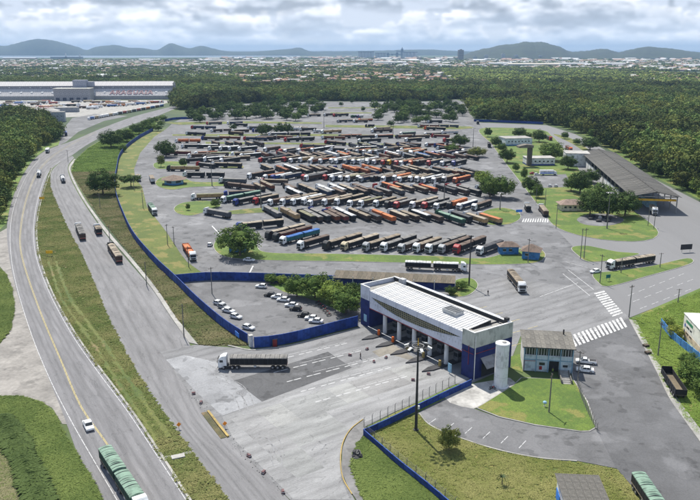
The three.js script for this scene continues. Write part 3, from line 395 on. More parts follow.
function truck(type, x, z, turn, cab, body, tarp, where, grp, hero = false, y = DECK) {
  const key = type + hero, t = (truckProto[key] ??= makeTruck(type, hero)).clone(); t.userData = {};
  t.traverse(o => { if (o.name === 'cab') o.material = cabMats[cab]; if (o.name === 'cargo_body') o.material = bodyMats[body]; if (o.name === 'tank') o.material = bodyMats[body]; if (o.name === 'tarp') o.material = tarpMats[tarp]; });
  t.position.set(x, y, z); t.rotation.y = turn; if (!hero) t.scale.set(1, 0.93 + 0.16 * sag(), 1);
  const load = type === 'tanker' ? `${body} tank` : `${body} sides and ${tarp} ${type === 'tippers' ? 'load' : 'tarp'}`.replace(`${body} sides and ${body}`, `${body} sides and`);
  return top(t, NAMES[type], `${cab} cab ${KIND[type].words}, ${load}, ${where}`, 'truck', grp);
}
const lenOf = (type, hero = false) => (truckProto[type + hero] ??= makeTruck(type, hero)).userData.len;
// by front point and a point behind it
function byFront(type, f, r, ...rest) { const a = P(...r), b = P(...f), d = b.clone().sub(a).normalize(), L = lenOf(type, rest[5]); return truck(type, b.x - d.x * L / 2, b.y - d.y * L / 2, heading(a, b), ...rest); }
function byRear(type, f, r, ...rest) { const a = P(...r), b = P(...f), d = b.clone().sub(a).normalize(), L = lenOf(type, rest[5]); return truck(type, a.x + d.x * L / 2, a.y + d.y * L / 2, heading(a, b), ...rest); }
{ // trucks on the roads
  const G = 'trucks moving on the roads', H = true;
  byFront('semi', [219, 368], [294, 368], 'white', 'black', 'grey', 'turning on the gate plaza', G, H, 0.1);
  { const a = P(104.5, 445.8, 3.5), b = P(133.3, 488.8, 3.5), d = b.clone().sub(a).normalize(), L = lenOf('bitrem', true); truck('bitrem', a.x + d.x * L / 2, a.y + d.y * L / 2, heading(a, b), 'white', 'green', 'green', 'on the highway behind a car', G, H, 0.085); }
  byRear('bitrem', [75, 222], [83, 241], 'white', 'brown', 'grey', 'on the frontage road beside the median', G, H, 0.085);
  byRear('rigid', [92, 222], [99.5, 236], 'white', 'black', 'tan', 'on the frontage road', G, H, 0.085);
  byRear('bitrem', [106, 243], [119.5, 264], 'black', 'brown', 'beige', 'last on the frontage road', G, H, 0.085);
  byRear('tanker', [41, 168], [38.5, 178], 'white', 'white', 'grey', 'on the highway bend', G, H, 0.085);
  byRear('tanker', [60, 173], [63.5, 183.5], 'silver', 'white', 'grey', 'entering the frontage road', G, H, 0.085);
  byFront('rigid', [66, 136], [64, 128], 'blue', 'blue', 'blue', 'on the freight ramp', G, false, 0.1);
  byFront('rigid', [47, 153.5], [50, 149], 'white', 'white', 'white', 'small, high on the highway', G, false, 0.085);
  byFront('tippers', [193.5, 262], [180, 241], 'white', 'orange', 'orange', 'near the blue wall', G, H);
  byFront('semi', [155, 216], [146, 203], 'white', 'grey', 'green', 'on the yard road by the poles', G, H);
  byFront('rigid', [139, 182], [135.5, 172], 'white', 'tan', 'beige', 'under the spreading tree', G);
  byRear('semi', [147, 171], [153, 184], 'white', 'white', 'tan', 'on the yard road beside the kiosk', G);
  byFront('bitrem', [466.5, 272], [407, 269.5], 'white', 'black', 'white', 'on the street behind the gate', G, H);
  byFront('semi', [522.5, 294], [503, 269], 'white', 'black', 'tan', 'crossing the plaza behind the gate', G, H, 0.1);
  byFront('bitrem', [608, 270], [648, 263.5], 'white', 'black', 'beige', 'stopped between two lawns', G, H, 0.1);
  byRear('rigid', [522, 200.5], [528.5, 212.5], 'white', 'black', 'grey', 'on the east road', G);
  byRear('semi', [532, 199], [546, 217.5], 'white', 'brown', 'tan', 'on the east road by the lawn', G);
  byRear('rigid', [485, 138], [489.5, 148], 'black', 'black', 'dark', 'far up the east road', G);
  byRear('rigid', [473, 115], [478, 124.5], 'white', 'black', 'dark', 'at the yard top corner', G);
  byFront('rigid', [655, 216], [645, 204], 'white', 'white', 'tan', 'leaving the weighing shed', G);
  byFront('semi', [551, 141], [533, 133], 'red', 'black', 'dark', 'beside the lawn of the white offices', G);
  byFront('semi', [571, 152], [559, 144], 'orange', 'maroon', 'brown', 'waiting at the weighing shed', G);
  { const t = byRear('bitrem', [670, 538], [637, 488], 'white', 'black', 'green', 'green and orange, on the office street', G, H, 0.1); t.userData.label = 'dark truck with green and orange tarped trailers on the office street'; t.children.filter(o => o.name === 'trailer')[0].children.forEach(o => { if (o.name === 'tarp') o.material = tarpMats.orange; if (o.name === 'cargo_body') o.material = bodyMats.orange; }); }
}
{ // parked rows
  const r = rng(41), GP = 'trucks parked in the truck yard';
  const pick = (a) => a[Math.floor(r() * a.length)];
  const cabs = ['white', 'white', 'white', 'white', 'white', 'white', 'red', 'blue', 'black', 'silver', 'black'], bodies = ['black', 'black', 'brown', 'brown', 'rust', 'grey', 'darkblue', 'black'], tarps = ['grey', 'tan', 'tan', 'brown', 'rust', 'dark', 'brown', 'olive', 'grey', 'beige'];
  const A = [[364, 252], [394.6, 242.2]], Bv = [[366, 212], [394, 223.6]];
  const rowHeading = (f, q) => { const a = P(...q), b = P(...f); return b.clone().sub(a).normalize(); };
  const hA = rowHeading(...A), hB = rowHeading(...Bv);
  const taken = [], along = (x, z, d, L) => [-0.5, -0.35, -0.2, -0.05, 0.1, 0.25, 0.4, 0.5].map(t => [x + d.x * L * t, z + d.y * L * t]), free = (x, z, d, L) => { const a = along(x, z, d, L); for (const b of taken) { if (Math.abs(b[3][0] - x) > 30 || Math.abs(b[3][1] - z) > 30) continue; for (const p of a) for (const q of b) if (Math.hypot(p[0] - q[0], p[1] - q[1]) < 3.0) return false; } taken.push(a); return true; };
  function row(where, list, dir, atFront) { for (const [u, v, type, cab, body, tarp] of list) { const ty = type || pick(['bitrem', 'bitrem', 'semi', 'rodotrem', 'flatbed']), L = lenOf(ty), s = atFront ? -1 : 1, j = (r() - 0.5) * 0.05, d = dir.clone().rotateAround(new THREE.Vector2(), j); let p = null; for (const o of [0, 1.5, -1.5, 3, -3, 4.5, -4.5, 6, -6]) { const q = P(u + o, v); if (free(q.x + s * d.x * L / 2, q.y + s * d.y * L / 2, d, L)) { p = q; break; } } if (!p) continue; truck(ty, p.x + s * d.x * L / 2, p.y + s * d.y * L / 2, Math.atan2(-d.y, d.x), cab || pick(cabs), body || pick(bodies), tarp || pick(tarps), where, GP); } }
  // single places: [front, rear, kind, cab, sides, tarp, where]
  for (const [f, q, ty, c, b, t, w] of [
    [[205, 214.5], [234, 220], 'semi', 'white', 'grey', 'grey', 'alone beside the kerbed lawn'], [[236, 231], [284, 226], 'bitrem', 'blue', 'black', 'beige', 'behind the round tree'], [[191, 200], [219, 199], 'semi', 'white', 'tan', 'olive', 'by the first kerbed lawn'], [[225, 187.5], [258, 191.5], 'bitrem', 'black', 'brown', 'brown', 'pulling out beside the left rows'],
    [[183, 177.5], [237, 178], 'rodotrem', 'white', 'black', 'grey', 'right of the six-sided kiosk'], [[167, 171], [203, 171.5], 'bitrem', 'black', 'tan', 'olive', 'left rows, above the kiosk'], [[197, 166.5], [220, 169.5], 'semi', 'red', 'black', 'grey', 'left rows, above the kiosk'], [[182, 163.5], [205, 162], 'semi', 'black', 'black', 'dark', 'left rows by the small tree'], [[203, 162.5], [228, 160], 'semi', 'white', 'black', 'white', 'left rows, angled'], [[220, 164], [243, 161], 'semi', 'white', 'black', 'grey', 'left rows, angled'], [[163, 155], [206, 156], 'bitrem', 'white', 'maroon', 'tan', 'left rows under the yard tree'], [[240, 159], [262, 157], 'semi', 'white', 'black', 'white', 'left rows, angled'],
    [[175, 143], [206, 143], 'bitrem', 'white', 'orange', 'orange', 'broadside beyond the yard tree'], [[181, 148.4], [197, 148.4], 'semi', 'white', 'black', 'grey', 'broadside, nose to tail'], [[197, 148.4], [214, 148.4], 'semi', 'white', 'black', 'white', 'broadside, nose to tail'], [[208, 151], [224, 150], 'semi', 'white', 'black', 'grey', 'left middle rows'], [[219, 151], [238, 149.4], 'semi', 'white', 'black', 'white', 'left middle rows'], [[228, 151], [250, 149], 'semi', 'white', 'black', 'grey', 'left middle rows'], [[238, 151.4], [260, 149.4], 'semi', 'white', 'black', 'white', 'left middle rows'],
    [[186, 135], [213, 136.6], 'bitrem', 'white', 'black', 'dark', 'far left bays'], [[191, 129], [224, 129.6], 'rodotrem', 'red', 'darkblue', 'dark', 'far left bays'], [[229, 134.6], [247, 136], 'semi', 'black', 'brown', 'tan', 'alone in the far bays'], [[234, 126], [247, 126.8], 'semi', 'black', 'black', 'grey', 'under the far yard trees'], [[284, 142], [319, 140.4], 'rodotrem', 'red', 'black', 'grey', 'alone in the middle bays'], [[268, 136], [290, 135.6], 'semi', 'white', 'grey', 'white', 'beside the paired trees'], [[287, 136.4], [313, 135.8], 'bitrem', 'black', 'black', 'grey', 'beside the paired trees'], [[289, 131], [299, 130.6], 'rigid', 'white', 'white', 'white', 'behind the paired trees'], [[299, 131.2], [312, 131], 'semi', 'white', 'black', 'grey', 'behind the paired trees'], [[313, 133], [322, 133], 'rigid', 'white', 'white', 'white', 'far middle bays'], [[321, 134], [344, 132.6], 'bitrem', 'white', 'tan', 'beige', 'far middle bays'], [[325, 144], [350, 146.4], 'bitrem', 'red', 'black', 'brown', 'angled in the middle bays'],
    [[333, 117], [350, 116], 'bitrem', 'red', 'black', 'brown', 'in the empty far bays'], [[351, 118], [362, 117.4], 'rigid', 'green', 'green', 'green', 'in the empty far bays'], [[357, 118], [368, 117], 'rigid', 'purple', 'white', 'white', 'in the empty far bays'], [[358.5, 121.5], [372, 121], 'semi', 'orange', 'orange', 'tan', 'before the far grove'], [[311, 111.2], [327, 110], 'bitrem', 'black', 'black', 'dark', 'in the farthest bays'], [[365, 127.4], [371, 127.4], 'rigid', 'black', 'black', 'dark', 'on the far yard lane'], [[371, 133], [399, 132], 'bitrem', 'white', 'brown', 'brown', 'far right bays'], [[374, 130.6], [392, 130], 'semi', 'white', 'black', 'beige', 'far right bays'], [[358, 143.4], [375, 142.4], 'bitrem', 'white', 'black', 'grey', 'alone in the right bays'], [[400, 136], [418, 134.8], 'semi', 'white', 'grey', 'green', 'far right bays'], [[396, 146], [420, 147.4], 'bitrem', 'black', 'black', 'brown', 'right middle bays'], [[405, 142.4], [427, 140.8], 'semi', 'white', 'black', 'beige', 'right middle bays'], [[424, 130], [453, 131], 'bitrem', 'orange', 'black', 'beige', 'by the bright grass strip'], [[424, 136.4], [436, 136], 'semi', 'white', 'black', 'grey', 'right far bays'], [[431, 137.6], [452, 138.4], 'semi', 'red', 'maroon', 'tan', 'right far bays'], [[441, 134.4], [456, 134], 'semi', 'white', 'white', 'beige', 'right far bays'], [[425, 147], [447, 146], 'semi', 'white', 'maroon', 'grey', 'right middle bays'], [[443, 142.6], [460, 142], 'semi', 'red', 'black', 'beige', 'behind a yard tree'], [[436, 150.6], [460, 151.6], 'bitrem', 'white', 'black', 'brown', 'right middle bays'], [[427, 123.2], [441, 123], 'semi', 'white', 'black', 'dark', 'under the far grove'], [[462, 153.6], [478, 151.8], 'semi', 'white', 'black', 'grey', 'end of the right bays'], [[300, 148], [322, 149], 'bitrem', 'red', 'grey', 'brown', 'middle bays'], [[330, 151.4], [352, 152.4], 'semi', 'white', 'black', 'grey', 'middle bays'], [[356, 151], [380, 150], 'semi', 'white', 'black', 'white', 'middle bays'], [[384, 151.6], [408, 150.4], 'bitrem', 'white', 'brown', 'tan', 'middle bays'], [[400, 152.6], [424, 152], 'semi', 'white', 'black', 'orange', 'middle bays']]) { const a = P(...q), e = P(...f), d = e.clone().sub(a).normalize(), L = lenOf(ty); free(e.x - d.x * L / 2, e.y - d.y * L / 2, d, L); byFront(ty, f, q, c, b, t, w, GP); }
  row('front row behind the grass strip', [[266.5, 240, 'bitrem', 'black', 'black', 'beige'], [274, 242, 'bitrem', 'black', 'maroon', 'brown'], [281, 245.5, 'bitrem', 'white', 'teal', 'blue'], [298.5, 250.5, 'semi', 'white', 'black', 'brown'], [324, 251, 'bitrem', 'black', 'black', 'tan'], [342.5, 251.5, 'bitrem', 'beige', 'black', 'beige'], [364, 252.5, 'bitrem', 'silver', 'black', 'tan'], [382, 252.5, 'bitrem', 'white', 'black', 'grey'], [399.5, 253.5, 'bitrem', 'silver', 'brown', 'grey'], [414.5, 253.7, 'semi', 'white', 'brown', 'tan'], [427, 254.3, 'rodotrem', 'white', 'black', 'grey'], [440, 254.5, 'bitrem', 'silver', 'black', 'brown'], [455, 255, 'bitrem', 'red', 'black', 'brown'], [478, 256, 'semi', 'white', 'grey', 'dark']], hA, true);
  row('second row from the grass strip', [[280, 219.5, 'bitrem', 'white', 'grey', 'grey'], [298, 222, 'bitrem', 'white', 'tan', 'tan'], [329, 223, 'bitrem', 'blue', 'black', 'grey'], [346.5, 223, 'bitrem', 'red', 'maroon', 'brown'], [354, 222, 'bitrem', 'white', 'black', 'white'], [369, 222, 'bitrem', 'white', 'brown', 'tan'], [394, 224, 'bitrem', 'white', 'orange', 'orange'], [407, 223, 'semi', 'white', 'brown', 'beige'], [418, 222.5, 'semi', 'white', 'brown', 'tan'], [429, 222, 'semi', 'black', 'black', 'white'], [463.5, 226.5, 'bitrem', 'green', 'green', 'green'], [470.5, 224, 'semi', 'white', 'black', 'dark'], [486, 226, 'semi', 'white', 'tan', 'beige'], [500.5, 225.5, 'semi', 'white', 'tan', 'orange']], hB, false);
  row('third row from the grass strip', [[222, 203.5, 'rodotrem', 'white', 'green', 'green'], [234, 206, 'rodotrem', 'blue', 'black', 'grey'], [254, 205, 'semi', 'red', 'black', 'tan'], [281, 206.5], [287, 206, 'bitrem', 'white', 'black', 'white'], [296.5, 205.5, 'semi', 'white', 'black', 'tan'], [323, 206.5, 'bitrem', 'white', 'brown', 'beige'], [335.5, 206, 'bitrem', 'white', 'black', 'tan'], [348.5, 207.5, 'semi', 'white', 'grey', 'beige'], [359.5, 207.5, 'semi', 'white', 'brown', 'olive'], [374.5, 207.8, 'semi', 'white', 'black', 'tan'], [395, 209, 'semi', 'red', 'brown', 'grey'], [411, 209.2, 'bitrem', 'white', 'brown', 'beige'], [423, 209.6, 'bitrem', 'red', 'black', 'grey'], [435, 210.4, 'bitrem', 'white', 'black', 'grey'], [448, 209.6, 'semi', 'black', 'orange', 'orange'], [458, 210.6, 'semi', 'white', 'darkblue', 'white'], [473, 211.2, 'semi', 'white', 'black', 'brown']], hA, true);
  row('fourth row from the grass strip', [[273, 191, 'bitrem'], [295.5, 193, 'semi', 'black', 'brown', 'brown'], [301, 199, 'bitrem', 'white', 'black', 'white'], [317, 196.5], [333, 196.2, 'bitrem', 'white', 'black', 'white'], [345, 195.3, 'bitrem', 'white', 'black', 'white'], [355, 195, 'bitrem', 'white', 'black', 'beige'], [369, 195, 'bitrem', 'white', 'brown', 'brown'], [387, 193.5], [400, 192.6, 'bitrem', 'white', 'brown', 'orange'], [413, 193.6], [427, 194.5, 'semi', 'white', 'brown', 'tan'], [436, 194.2, 'semi', 'red', 'maroon', 'orange'], [456, 195.5, 'bitrem', 'white', 'black', 'dark'], [468, 196.4], [480, 197, 'bitrem'], [494, 195.6, 'semi', 'white', 'black', 'grey']], hB, false);
  row('fifth row from the grass strip', [[248, 179.5], [271.5, 181, 'semi', 'blue', 'blue', 'white'], [302, 181, 'bitrem', 'red', 'black', 'grey'], [323.6, 180.8, 'semi', 'red', 'black', 'white'], [339, 181.6, 'semi', 'white', 'black', 'beige'], [357, 181.4], [371, 182, 'bitrem'], [379, 181.6], [393.5, 181.8, 'semi', 'white', 'orange', 'orange'], [409, 182.2, 'semi', 'white', 'brown', 'tan'], [422, 184, 'bitrem', 'white', 'grey', 'white'], [432.5, 184], [443, 183, 'semi', 'white', 'brown', 'tan'], [454, 183.8, 'semi', 'orange', 'maroon', 'orange']], hA, true);
  row('sixth row from the grass strip', [[272, 173, 'bitrem'], [299, 174, 'rodotrem', 'white', 'brown', 'white'], [312, 174, 'bitrem', 'white', 'brown', 'brown'], [322, 173.8, 'bitrem', 'white', 'brown', 'tan'], [331, 174.4, 'bitrem', 'white', 'brown', 'brown'], [344, 174], [357, 173.6, 'bitrem', 'white', 'orange', 'orange'], [380.5, 173.8, 'rodotrem', 'white', 'orange', 'orange'], [394, 174], [408.5, 174.4, 'bitrem', 'black', 'brown', 'brown'], [418, 174.6], [429, 175, 'rodotrem', 'white', 'brown', 'tan'], [450, 175.8, 'bitrem'], [464, 176.6], [479, 176.6, 'bitrem', 'white', 'black', 'dark']], hB, false);
  row('seventh row from the grass strip', [[259, 163], [283, 162.4, 'semi', 'red', 'brown', 'tan'], [299, 163, 'semi', 'white', 'tan', 'beige'], [311, 163], [330, 164, 'bitrem', 'white', 'black', 'white'], [344, 164.6], [358, 164.8, 'bitrem', 'white', 'white', 'white'], [373, 165, 'semi', 'white', 'brown', 'tan'], [388, 165.6, 'semi', 'yellow', 'brown', 'grey'], [400, 166], [409.5, 166, 'semi', 'orange', 'brown', 'tan'], [441, 166.4, 'semi', 'white', 'black', 'grey'], [452.5, 166.4, 'semi', 'blue', 'black', 'grey']], hA, true);
  row('eighth row from the grass strip', [[262, 158], [288, 158.4], [300, 158.8], [313, 159, 'bitrem', 'red', 'grey', 'brown'], [326, 158.6], [338, 158.6, 'bitrem', 'white', 'white', 'white'], [349, 158.8, 'bitrem', 'white', 'maroon', 'orange'], [361, 158.6], [377, 158.8], [399, 158.4, 'bitrem', 'white', 'black', 'white'], [412, 158.6], [428, 158.8, 'semi', 'white', 'blue', 'blue'], [440, 159.4], [454, 160, 'bitrem', 'white', 'maroon', 'brown'], [478, 161]], hB, false);
  row('ninth row from the grass strip', [[264, 152.4, 'semi', 'white', 'brown', 'brown'], [284, 154], [311, 152.6, 'rodotrem', 'white', 'black', 'white'], [345, 154], [353, 154.2], [363, 154.4], [372, 154.6], [381, 155, 'semi', 'white', 'brown', 'tan'], [397, 155.4, 'semi', 'white', 'tan', 'beige'], [408, 155.2], [420, 155.6], [432, 156, 'semi', 'blue', 'blue', 'white'], [445, 156.4], [456, 156.6]], hA, true);
  const fill = (where, u0, u1, v0, v1, n, dir, atFront) => { const L = []; for (let i = 0; i < n; i++) { const t = (i + 0.5) / n; L.push([mix(u0, u1, t) + (r() - 0.5) * 3, mix(v0, v1, t) + (r() - 0.5) * 0.7, pick(['bitrem', 'semi', 'semi'])]); } row(where, L, dir, atFront); };
  for (const [w, u0, u1, v0, v1, n, d, f] of [['second', 306, 344, 223.5, 223.5, 3, hB, false], ['second', 374, 386, 223, 223.4, 1, hB, false], ['second', 436, 456, 223.6, 224, 2, hB, false], ['third', 262, 316, 206.2, 206.8, 4, hA, true], ['third', 383, 388, 208.6, 208.8, 1, hA, true], ['fourth', 240, 290, 192, 192.6, 4, hB, false], ['fourth', 306, 446, 198, 195.8, 9, hB, false], ['fifth', 256, 440, 181, 183.6, 11, hA, true], ['sixth', 280, 476, 174.8, 177, 13, hB, false], ['seventh', 266, 436, 163.4, 166.2, 11, hA, true], ['eighth', 272, 474, 159.2, 160.8, 13, hB, false], ['ninth', 272, 452, 153.4, 156.4, 10, hA, true]]) fill(`filling the ${w} row`, u0, u1, v0, v1, n, d, f);
  const hL = new THREE.Vector2(-0.96, 0.28), hK = new THREE.Vector2(-0.98, -0.2); for (const [u0, u1, v, n, d, f] of [[188, 250, 156.6, 5, hL, true], [200, 262, 161.5, 5, hL, true], [206, 262, 167.6, 5, hK, true], [240, 268, 172.4, 2, hK, true], [212, 262, 183.4, 4, hK, true], [200, 244, 189.8, 3, hL, true], [216, 256, 196.6, 3, hL, true], [196, 262, 139.6, 5, hK, true], [180, 210, 158.8, 2, hL, true]]) fill('among the left rows', u0, u1, v, v + 0.6, n, d, f);
  fill('tenth row from the grass strip', 352, 466, 148.6, 150, 9, hB, false); fill('tenth row from the grass strip', 214, 270, 146.4, 147, 5, hB, false);
  for (const [u0, u1, v, n, d, f] of [[250, 330, 139.2, 5, hK, true], [330, 420, 138.6, 5, hL, true], [236, 300, 129.4, 3, hK, true], [196, 236, 124.8, 2, hL, true], [330, 360, 122.6, 2, hL, true], [405, 450, 127.4, 2, hK, true], [300, 326, 116.4, 2, hL, true], [330, 380, 147, 4, hK, true], [200, 262, 132.4, 3, hL, true]]) fill('in the far bays', u0, u1, v, v + 0.3, n, d, f);
  // freight yard before the long warehouse: trucks a few pixels long, past the number built one by one
  { const fr = rng(63), spots = []; for (let i = 0; i < 90; i++) { const u = 4 + fr() * 160, v = 102.3 + fr() * 9 * clamp((165 - u) / 90, 0.15, 1), p = P(u, v); spots.push([p, (fr() < 0.5 ? 0.1 : 0.5) + (fr() - 0.5) * 0.3]); } for (let i = 0; i < 16; i++) { const u = 92 + i * 4.6, v = 119.5 - i * 0.84; spots.push([P(u, v), heading(P(u + 5, v - 0.92), P(u, v))]); }
    const g = new THREE.Group(), cols = [[0.05, 0.05, 0.055], [0.12, 0.08, 0.06], [0.45, 0.17, 0.06], [0.6, 0.6, 0.6], [0.06, 0.13, 0.32], [0.3, 0.07, 0.06], [0.35, 0.28, 0.18]], geo = { cabs: join([prism([[6.6, 0.5], [9, 0.5], [8.9, 2.8], [8, 3.6], [6.8, 3.7]], 2.46)]), boxes: join([bx(13, 2.1, 2.5, -0.5, 2.2, 0), arch(13.1, 3.2, 3.3, 0.3, 2.56).translate(-7.05, 0, 0)]), gear: join([bx(15, 0.3, 1, 0, 1, 0), ...[7.6, 4.4, 3.2, -3.6, -4.8, -6].flatMap(x => [cyl(0.5, 0.5, 0.4, x, 0.5, 1, 8, 'z'), cyl(0.5, 0.5, 0.4, x, 0.5, -1, 8, 'z')])]) };
    for (const [n, ge] of Object.entries(geo)) { const im = new THREE.InstancedMesh(ge, n === 'gear' ? M.rubber : std({ roughness: 0.6 }), spots.length), m4 = new THREE.Matrix4(), q = new THREE.Quaternion(), c = new THREE.Color(); im.name = n; spots.forEach(([p, t], i) => { q.setFromAxisAngle(new THREE.Vector3(0, 1, 0), t); m4.compose(new THREE.Vector3(p.x, 0.07, p.y), q, new THREE.Vector3(1, 1, 1)); im.setMatrixAt(i, m4); if (n !== 'gear') im.setColorAt(i, n === 'cabs' ? c.setRGB(0.7, 0.7, 0.7) : c.setRGB(...cols[Math.floor(fr() * cols.length)])); }); g.add(im); } top(g, 'freight_trucks', 'many small trucks in the freight yard and along its fence', 'trucks', null, 'stuff'); }
}
// cars and pickups
function makeCar(kind) {
  const g = new THREE.Group(), pick = kind === 'pickup', L = pick ? 5.2 : kind === 'hatch' ? 3.9 : 4.4, h = L / 2;
  mesh('body', [prism([[-h, 0.38], [-h, 0.8], [-h + 0.1, 0.95], [h - 1.25, 0.95], [h - 0.15, 0.8], [h, 0.62], [h, 0.36], [h - 0.5, 0.26], [-h + 0.4, 0.26]], 1.74, 0.07)], cabMats.white, g);
  const c0 = pick ? -0.6 : kind === 'hatch' ? -h + 0.12 : -h + 0.7, c1 = h - 1.15;
  const glass = mesh('windows', [prism([[c0, 0.94], [c0 + (kind === 'hatch' ? 0.3 : 0.45), 1.42], [c1 - 0.75, 1.42], [c1, 0.94]], 1.52, 0.05)], M.glass, g);
  mesh('roof', [prism([[c0 + 0.38, 1.38], [c0 + 0.5, 1.48], [c1 - 0.85, 1.48], [c1 - 0.68, 1.38]], 1.46, 0.03), ...[-1, 1].flatMap(s => [bx(0.09, 0.5, 0.05, (c0 + c1) / 2 - 0.1, 1.18, s * 0.75), bx(0.1, 0.5, 0.05, c0 + 0.35, 1.18, s * 0.75, 0, -0.6), bx(0.1, 0.6, 0.05, c1 - 0.38, 1.18, s * 0.75, 0, 0.95)])], cabMats.white, g);
  if (pick) mesh('bed', [bx(1.7, 0.06, 1.4, -1.65, 0.965, 0)], M.black, g);
  for (const s of [-1, 1]) { mesh('headlight', [bx(0.08, 0.14, 0.36, h - 0.03, 0.68, s * 0.62)], M.lampWhite, g); mesh('tail_light', [bx(0.06, 0.16, 0.34, -h, 0.75, s * 0.64)], M.lampRed, g); for (const x of [h - 0.85, -h + 0.8]) { const w = mesh('wheel', carWheelGeo, M.rubber, g, true); w.position.set(x, 0.31, s * 0.78); mesh('rim', carRimGeo, M.rim, w, true); } }
  return g;
}
const carProto = {};
function car(kind, u, v, turn, colour, label, grp, y = DECK) { const c = (carProto[kind] ??= makeCar(kind)).clone(), p = P(u, v); c.traverse(o => { if (o.name === 'body' || o.name === 'roof') o.material = cabMats[colour]; }); c.position.set(p.x, y, p.y); c.rotation.y = turn; return top(c, kind === 'pickup' ? 'pickup_truck' : 'car', label, kind === 'pickup' ? 'pickup' : 'car', grp); }
{
  const CP1 = 'cars in the walled car park', cpt = heading(P(276, 297.5), P(262, 300));
  car('sedan', 88.5, 428, heading(P(80, 409), P(96, 442)), 'white', 'white sedan on the highway ahead of a green truck', 'moving cars', 0.085);
  for (const [u, v, c, k, l] of [[261, 288, 'white', 'hatch', 'white hatchback parked alone by the far blue wall'], [270.5, 296.5, 'black', 'sedan', 'black sedan at the end of the tree-side car row'], [277, 298.5, 'white', 'hatch', 'white hatchback between a black sedan and a white sedan'], [283.5, 301.5, 'white', 'sedan', 'white sedan third in the tree-side car row'], [291.5, 307, 'white', 'sedan', 'white sedan beside a dark hatchback'], [295.5, 310.5, 'black', 'hatch', 'dark hatchback beside a white sedan'], [304.5, 317, 'black', 'sedan', 'black sedan beside two white cars near motorcycles'], [311, 320, 'white', 'hatch', 'white hatchback near the motorcycles'], [316, 323, 'white', 'sedan', 'white sedan last before the front blue wall']]) car(k, u, v, heading(P(u, v), P(u - 9, v - 0.6)), c, l, CP1);
  for (const [u, v, c, k, l] of [[219, 305, 'white', 'hatch', 'white hatchback first along the diagonal blue wall'], [223.5, 308.5, 'silver', 'hatch', 'silver hatchback between white cars along the diagonal wall'], [228.5, 312.5, 'white', 'sedan', 'white sedan in the middle along the diagonal wall'], [236, 318.5, 'white', 'hatch', 'white hatchback fourth along the diagonal wall'], [248.5, 329.5, 'white', 'hatch', 'white hatchback by the car park entrance']]) car(k, u, v, heading(P(u, v), P(u + 9, v + 2)), c, l, CP1);
  car('pickup', 586, 363.5, heading(P(586, 364), P(576, 363)), 'white', 'white pickup parked behind the blue office, farther', 'vehicles by the office'); car('sedan', 585, 372, heading(P(585, 372), P(576, 371)), 'white', 'white sedan parked beside the blue office', 'vehicles by the office');
  car('hatch', 210, 246, heading(P(209, 248), P(212, 244)), 'white', 'white hatchback at the corner of the grass strip', 'cars in the yard'); car('sedan', 249, 261.5, heading(P(240, 261), P(256, 262)), 'white', 'white sedan on the street before the round tree', 'cars in the yard');
  car('sedan', 595.5, 273, heading(P(602, 272), P(589, 274)), 'white', 'white sedan turning before the parked bulk truck', 'moving cars');
  car('hatch', 550, 187, 1.2, 'white', 'white hatchback in the small staff car park', 'staff cars', 0.26); car('hatch', 556, 187, 1.2, 'white', 'white hatchback in the small staff car park', 'staff cars', 0.26); car('sedan', 533, 174.5, 0.1, 'red', 'red sedan beside the white box van', 'staff vehicles', 0.26); car('hatch', 537, 175.5, 0.1, 'white', 'white hatchback beside the white box van', 'staff vehicles', 0.26);
  const v = group(P(548, 175.5).x, P(548, 175.5).y, 0.02, 0.26); mesh('cargo_box', [prism([[-5.5, 0.7], [-5.5, 3.4], [3.6, 3.4], [3.6, 0.7]], 2.5, 0.06)], M.offWhite, v); mesh('cab', [prism([[3.7, 0.5], [5.6, 0.5], [5.55, 1.6], [5.1, 2.6], [3.7, 2.9]], 2.3, 0.08)], cabMats.white, v); mesh('windscreen', [bx(0.06, 0.9, 2.0, 5.3, 2.05, 0, 0, 0.42)], M.glass, v); mesh('stripe', [bx(9.0, 0.5, 2.54, -0.95, 1.6, 0)], M.signBlue, v); for (const x of [4.4, -3.2]) for (const s of [-1, 1]) { const w = mesh('wheel', wheelGeo, M.rubber, v, true); w.position.set(x, 0.5, s * 1.0); } top(v, 'box_van', 'long white box van with blue stripe on the lawn', 'van');
  // motorcycles under the car park trees
  const mk = () => { const g = new THREE.Group(); for (const x of [-0.62, 0.62]) { const w = mesh('wheel', new THREE.TorusGeometry(0.25, 0.07, 6, 14), M.rubber, g); w.position.set(x, 0.31, 0); } mesh('frame', [bar(new THREE.Vector3(-0.6, 0.35, 0), new THREE.Vector3(0.2, 0.5, 0), 0.16, 0.2), bar(new THREE.Vector3(0.62, 0.32, 0), new THREE.Vector3(0.36, 1.0, 0), 0.08), cyl(0.16, 0.16, 0.3, 0, 0.45, 0, 8)], M.darkSteel, g); mesh('fuel_tank', [prism([[-0.1, 0.65], [0.4, 0.65], [0.35, 0.88], [0, 0.85]], 0.3, 0.06)], M.red, g); mesh('seat', [bx(0.75, 0.1, 0.26, -0.42, 0.78, 0)], M.black, g); mesh('handlebar', [bx(0.06, 0.05, 0.7, 0.34, 1.04, 0)], M.darkSteel, g); return g; };
  const m0 = mk(); [[320, 306], [322.5, 308.5], [325, 311], [327, 313.5], [329, 316], [318, 303.5]].forEach(([u, w]) => { const m = m0.clone(), p = P(u, w); m.position.set(p.x, 0.07, p.y); m.rotation.y = 0.5; top(m, 'motorcycle', 'red and black motorcycle parked under the car park trees', 'motorcycle', 'motorcycles in the car park'); });
  const mc = m0.clone(), q = P(492.5, 390); mc.position.set(q.x, 0.1, q.y); mc.rotation.y = 0.2; top(mc, 'motorcycle', 'motorcycle at the foot of the water tower', 'motorcycle');
  // open black trailer beside the office street
  const a = P(657, 371), b = P(682, 410), t = group((a.x + b.x) / 2 + 1.0, (a.y + b.y) / 2, heading(b, a), 0.22), L = 12.2;
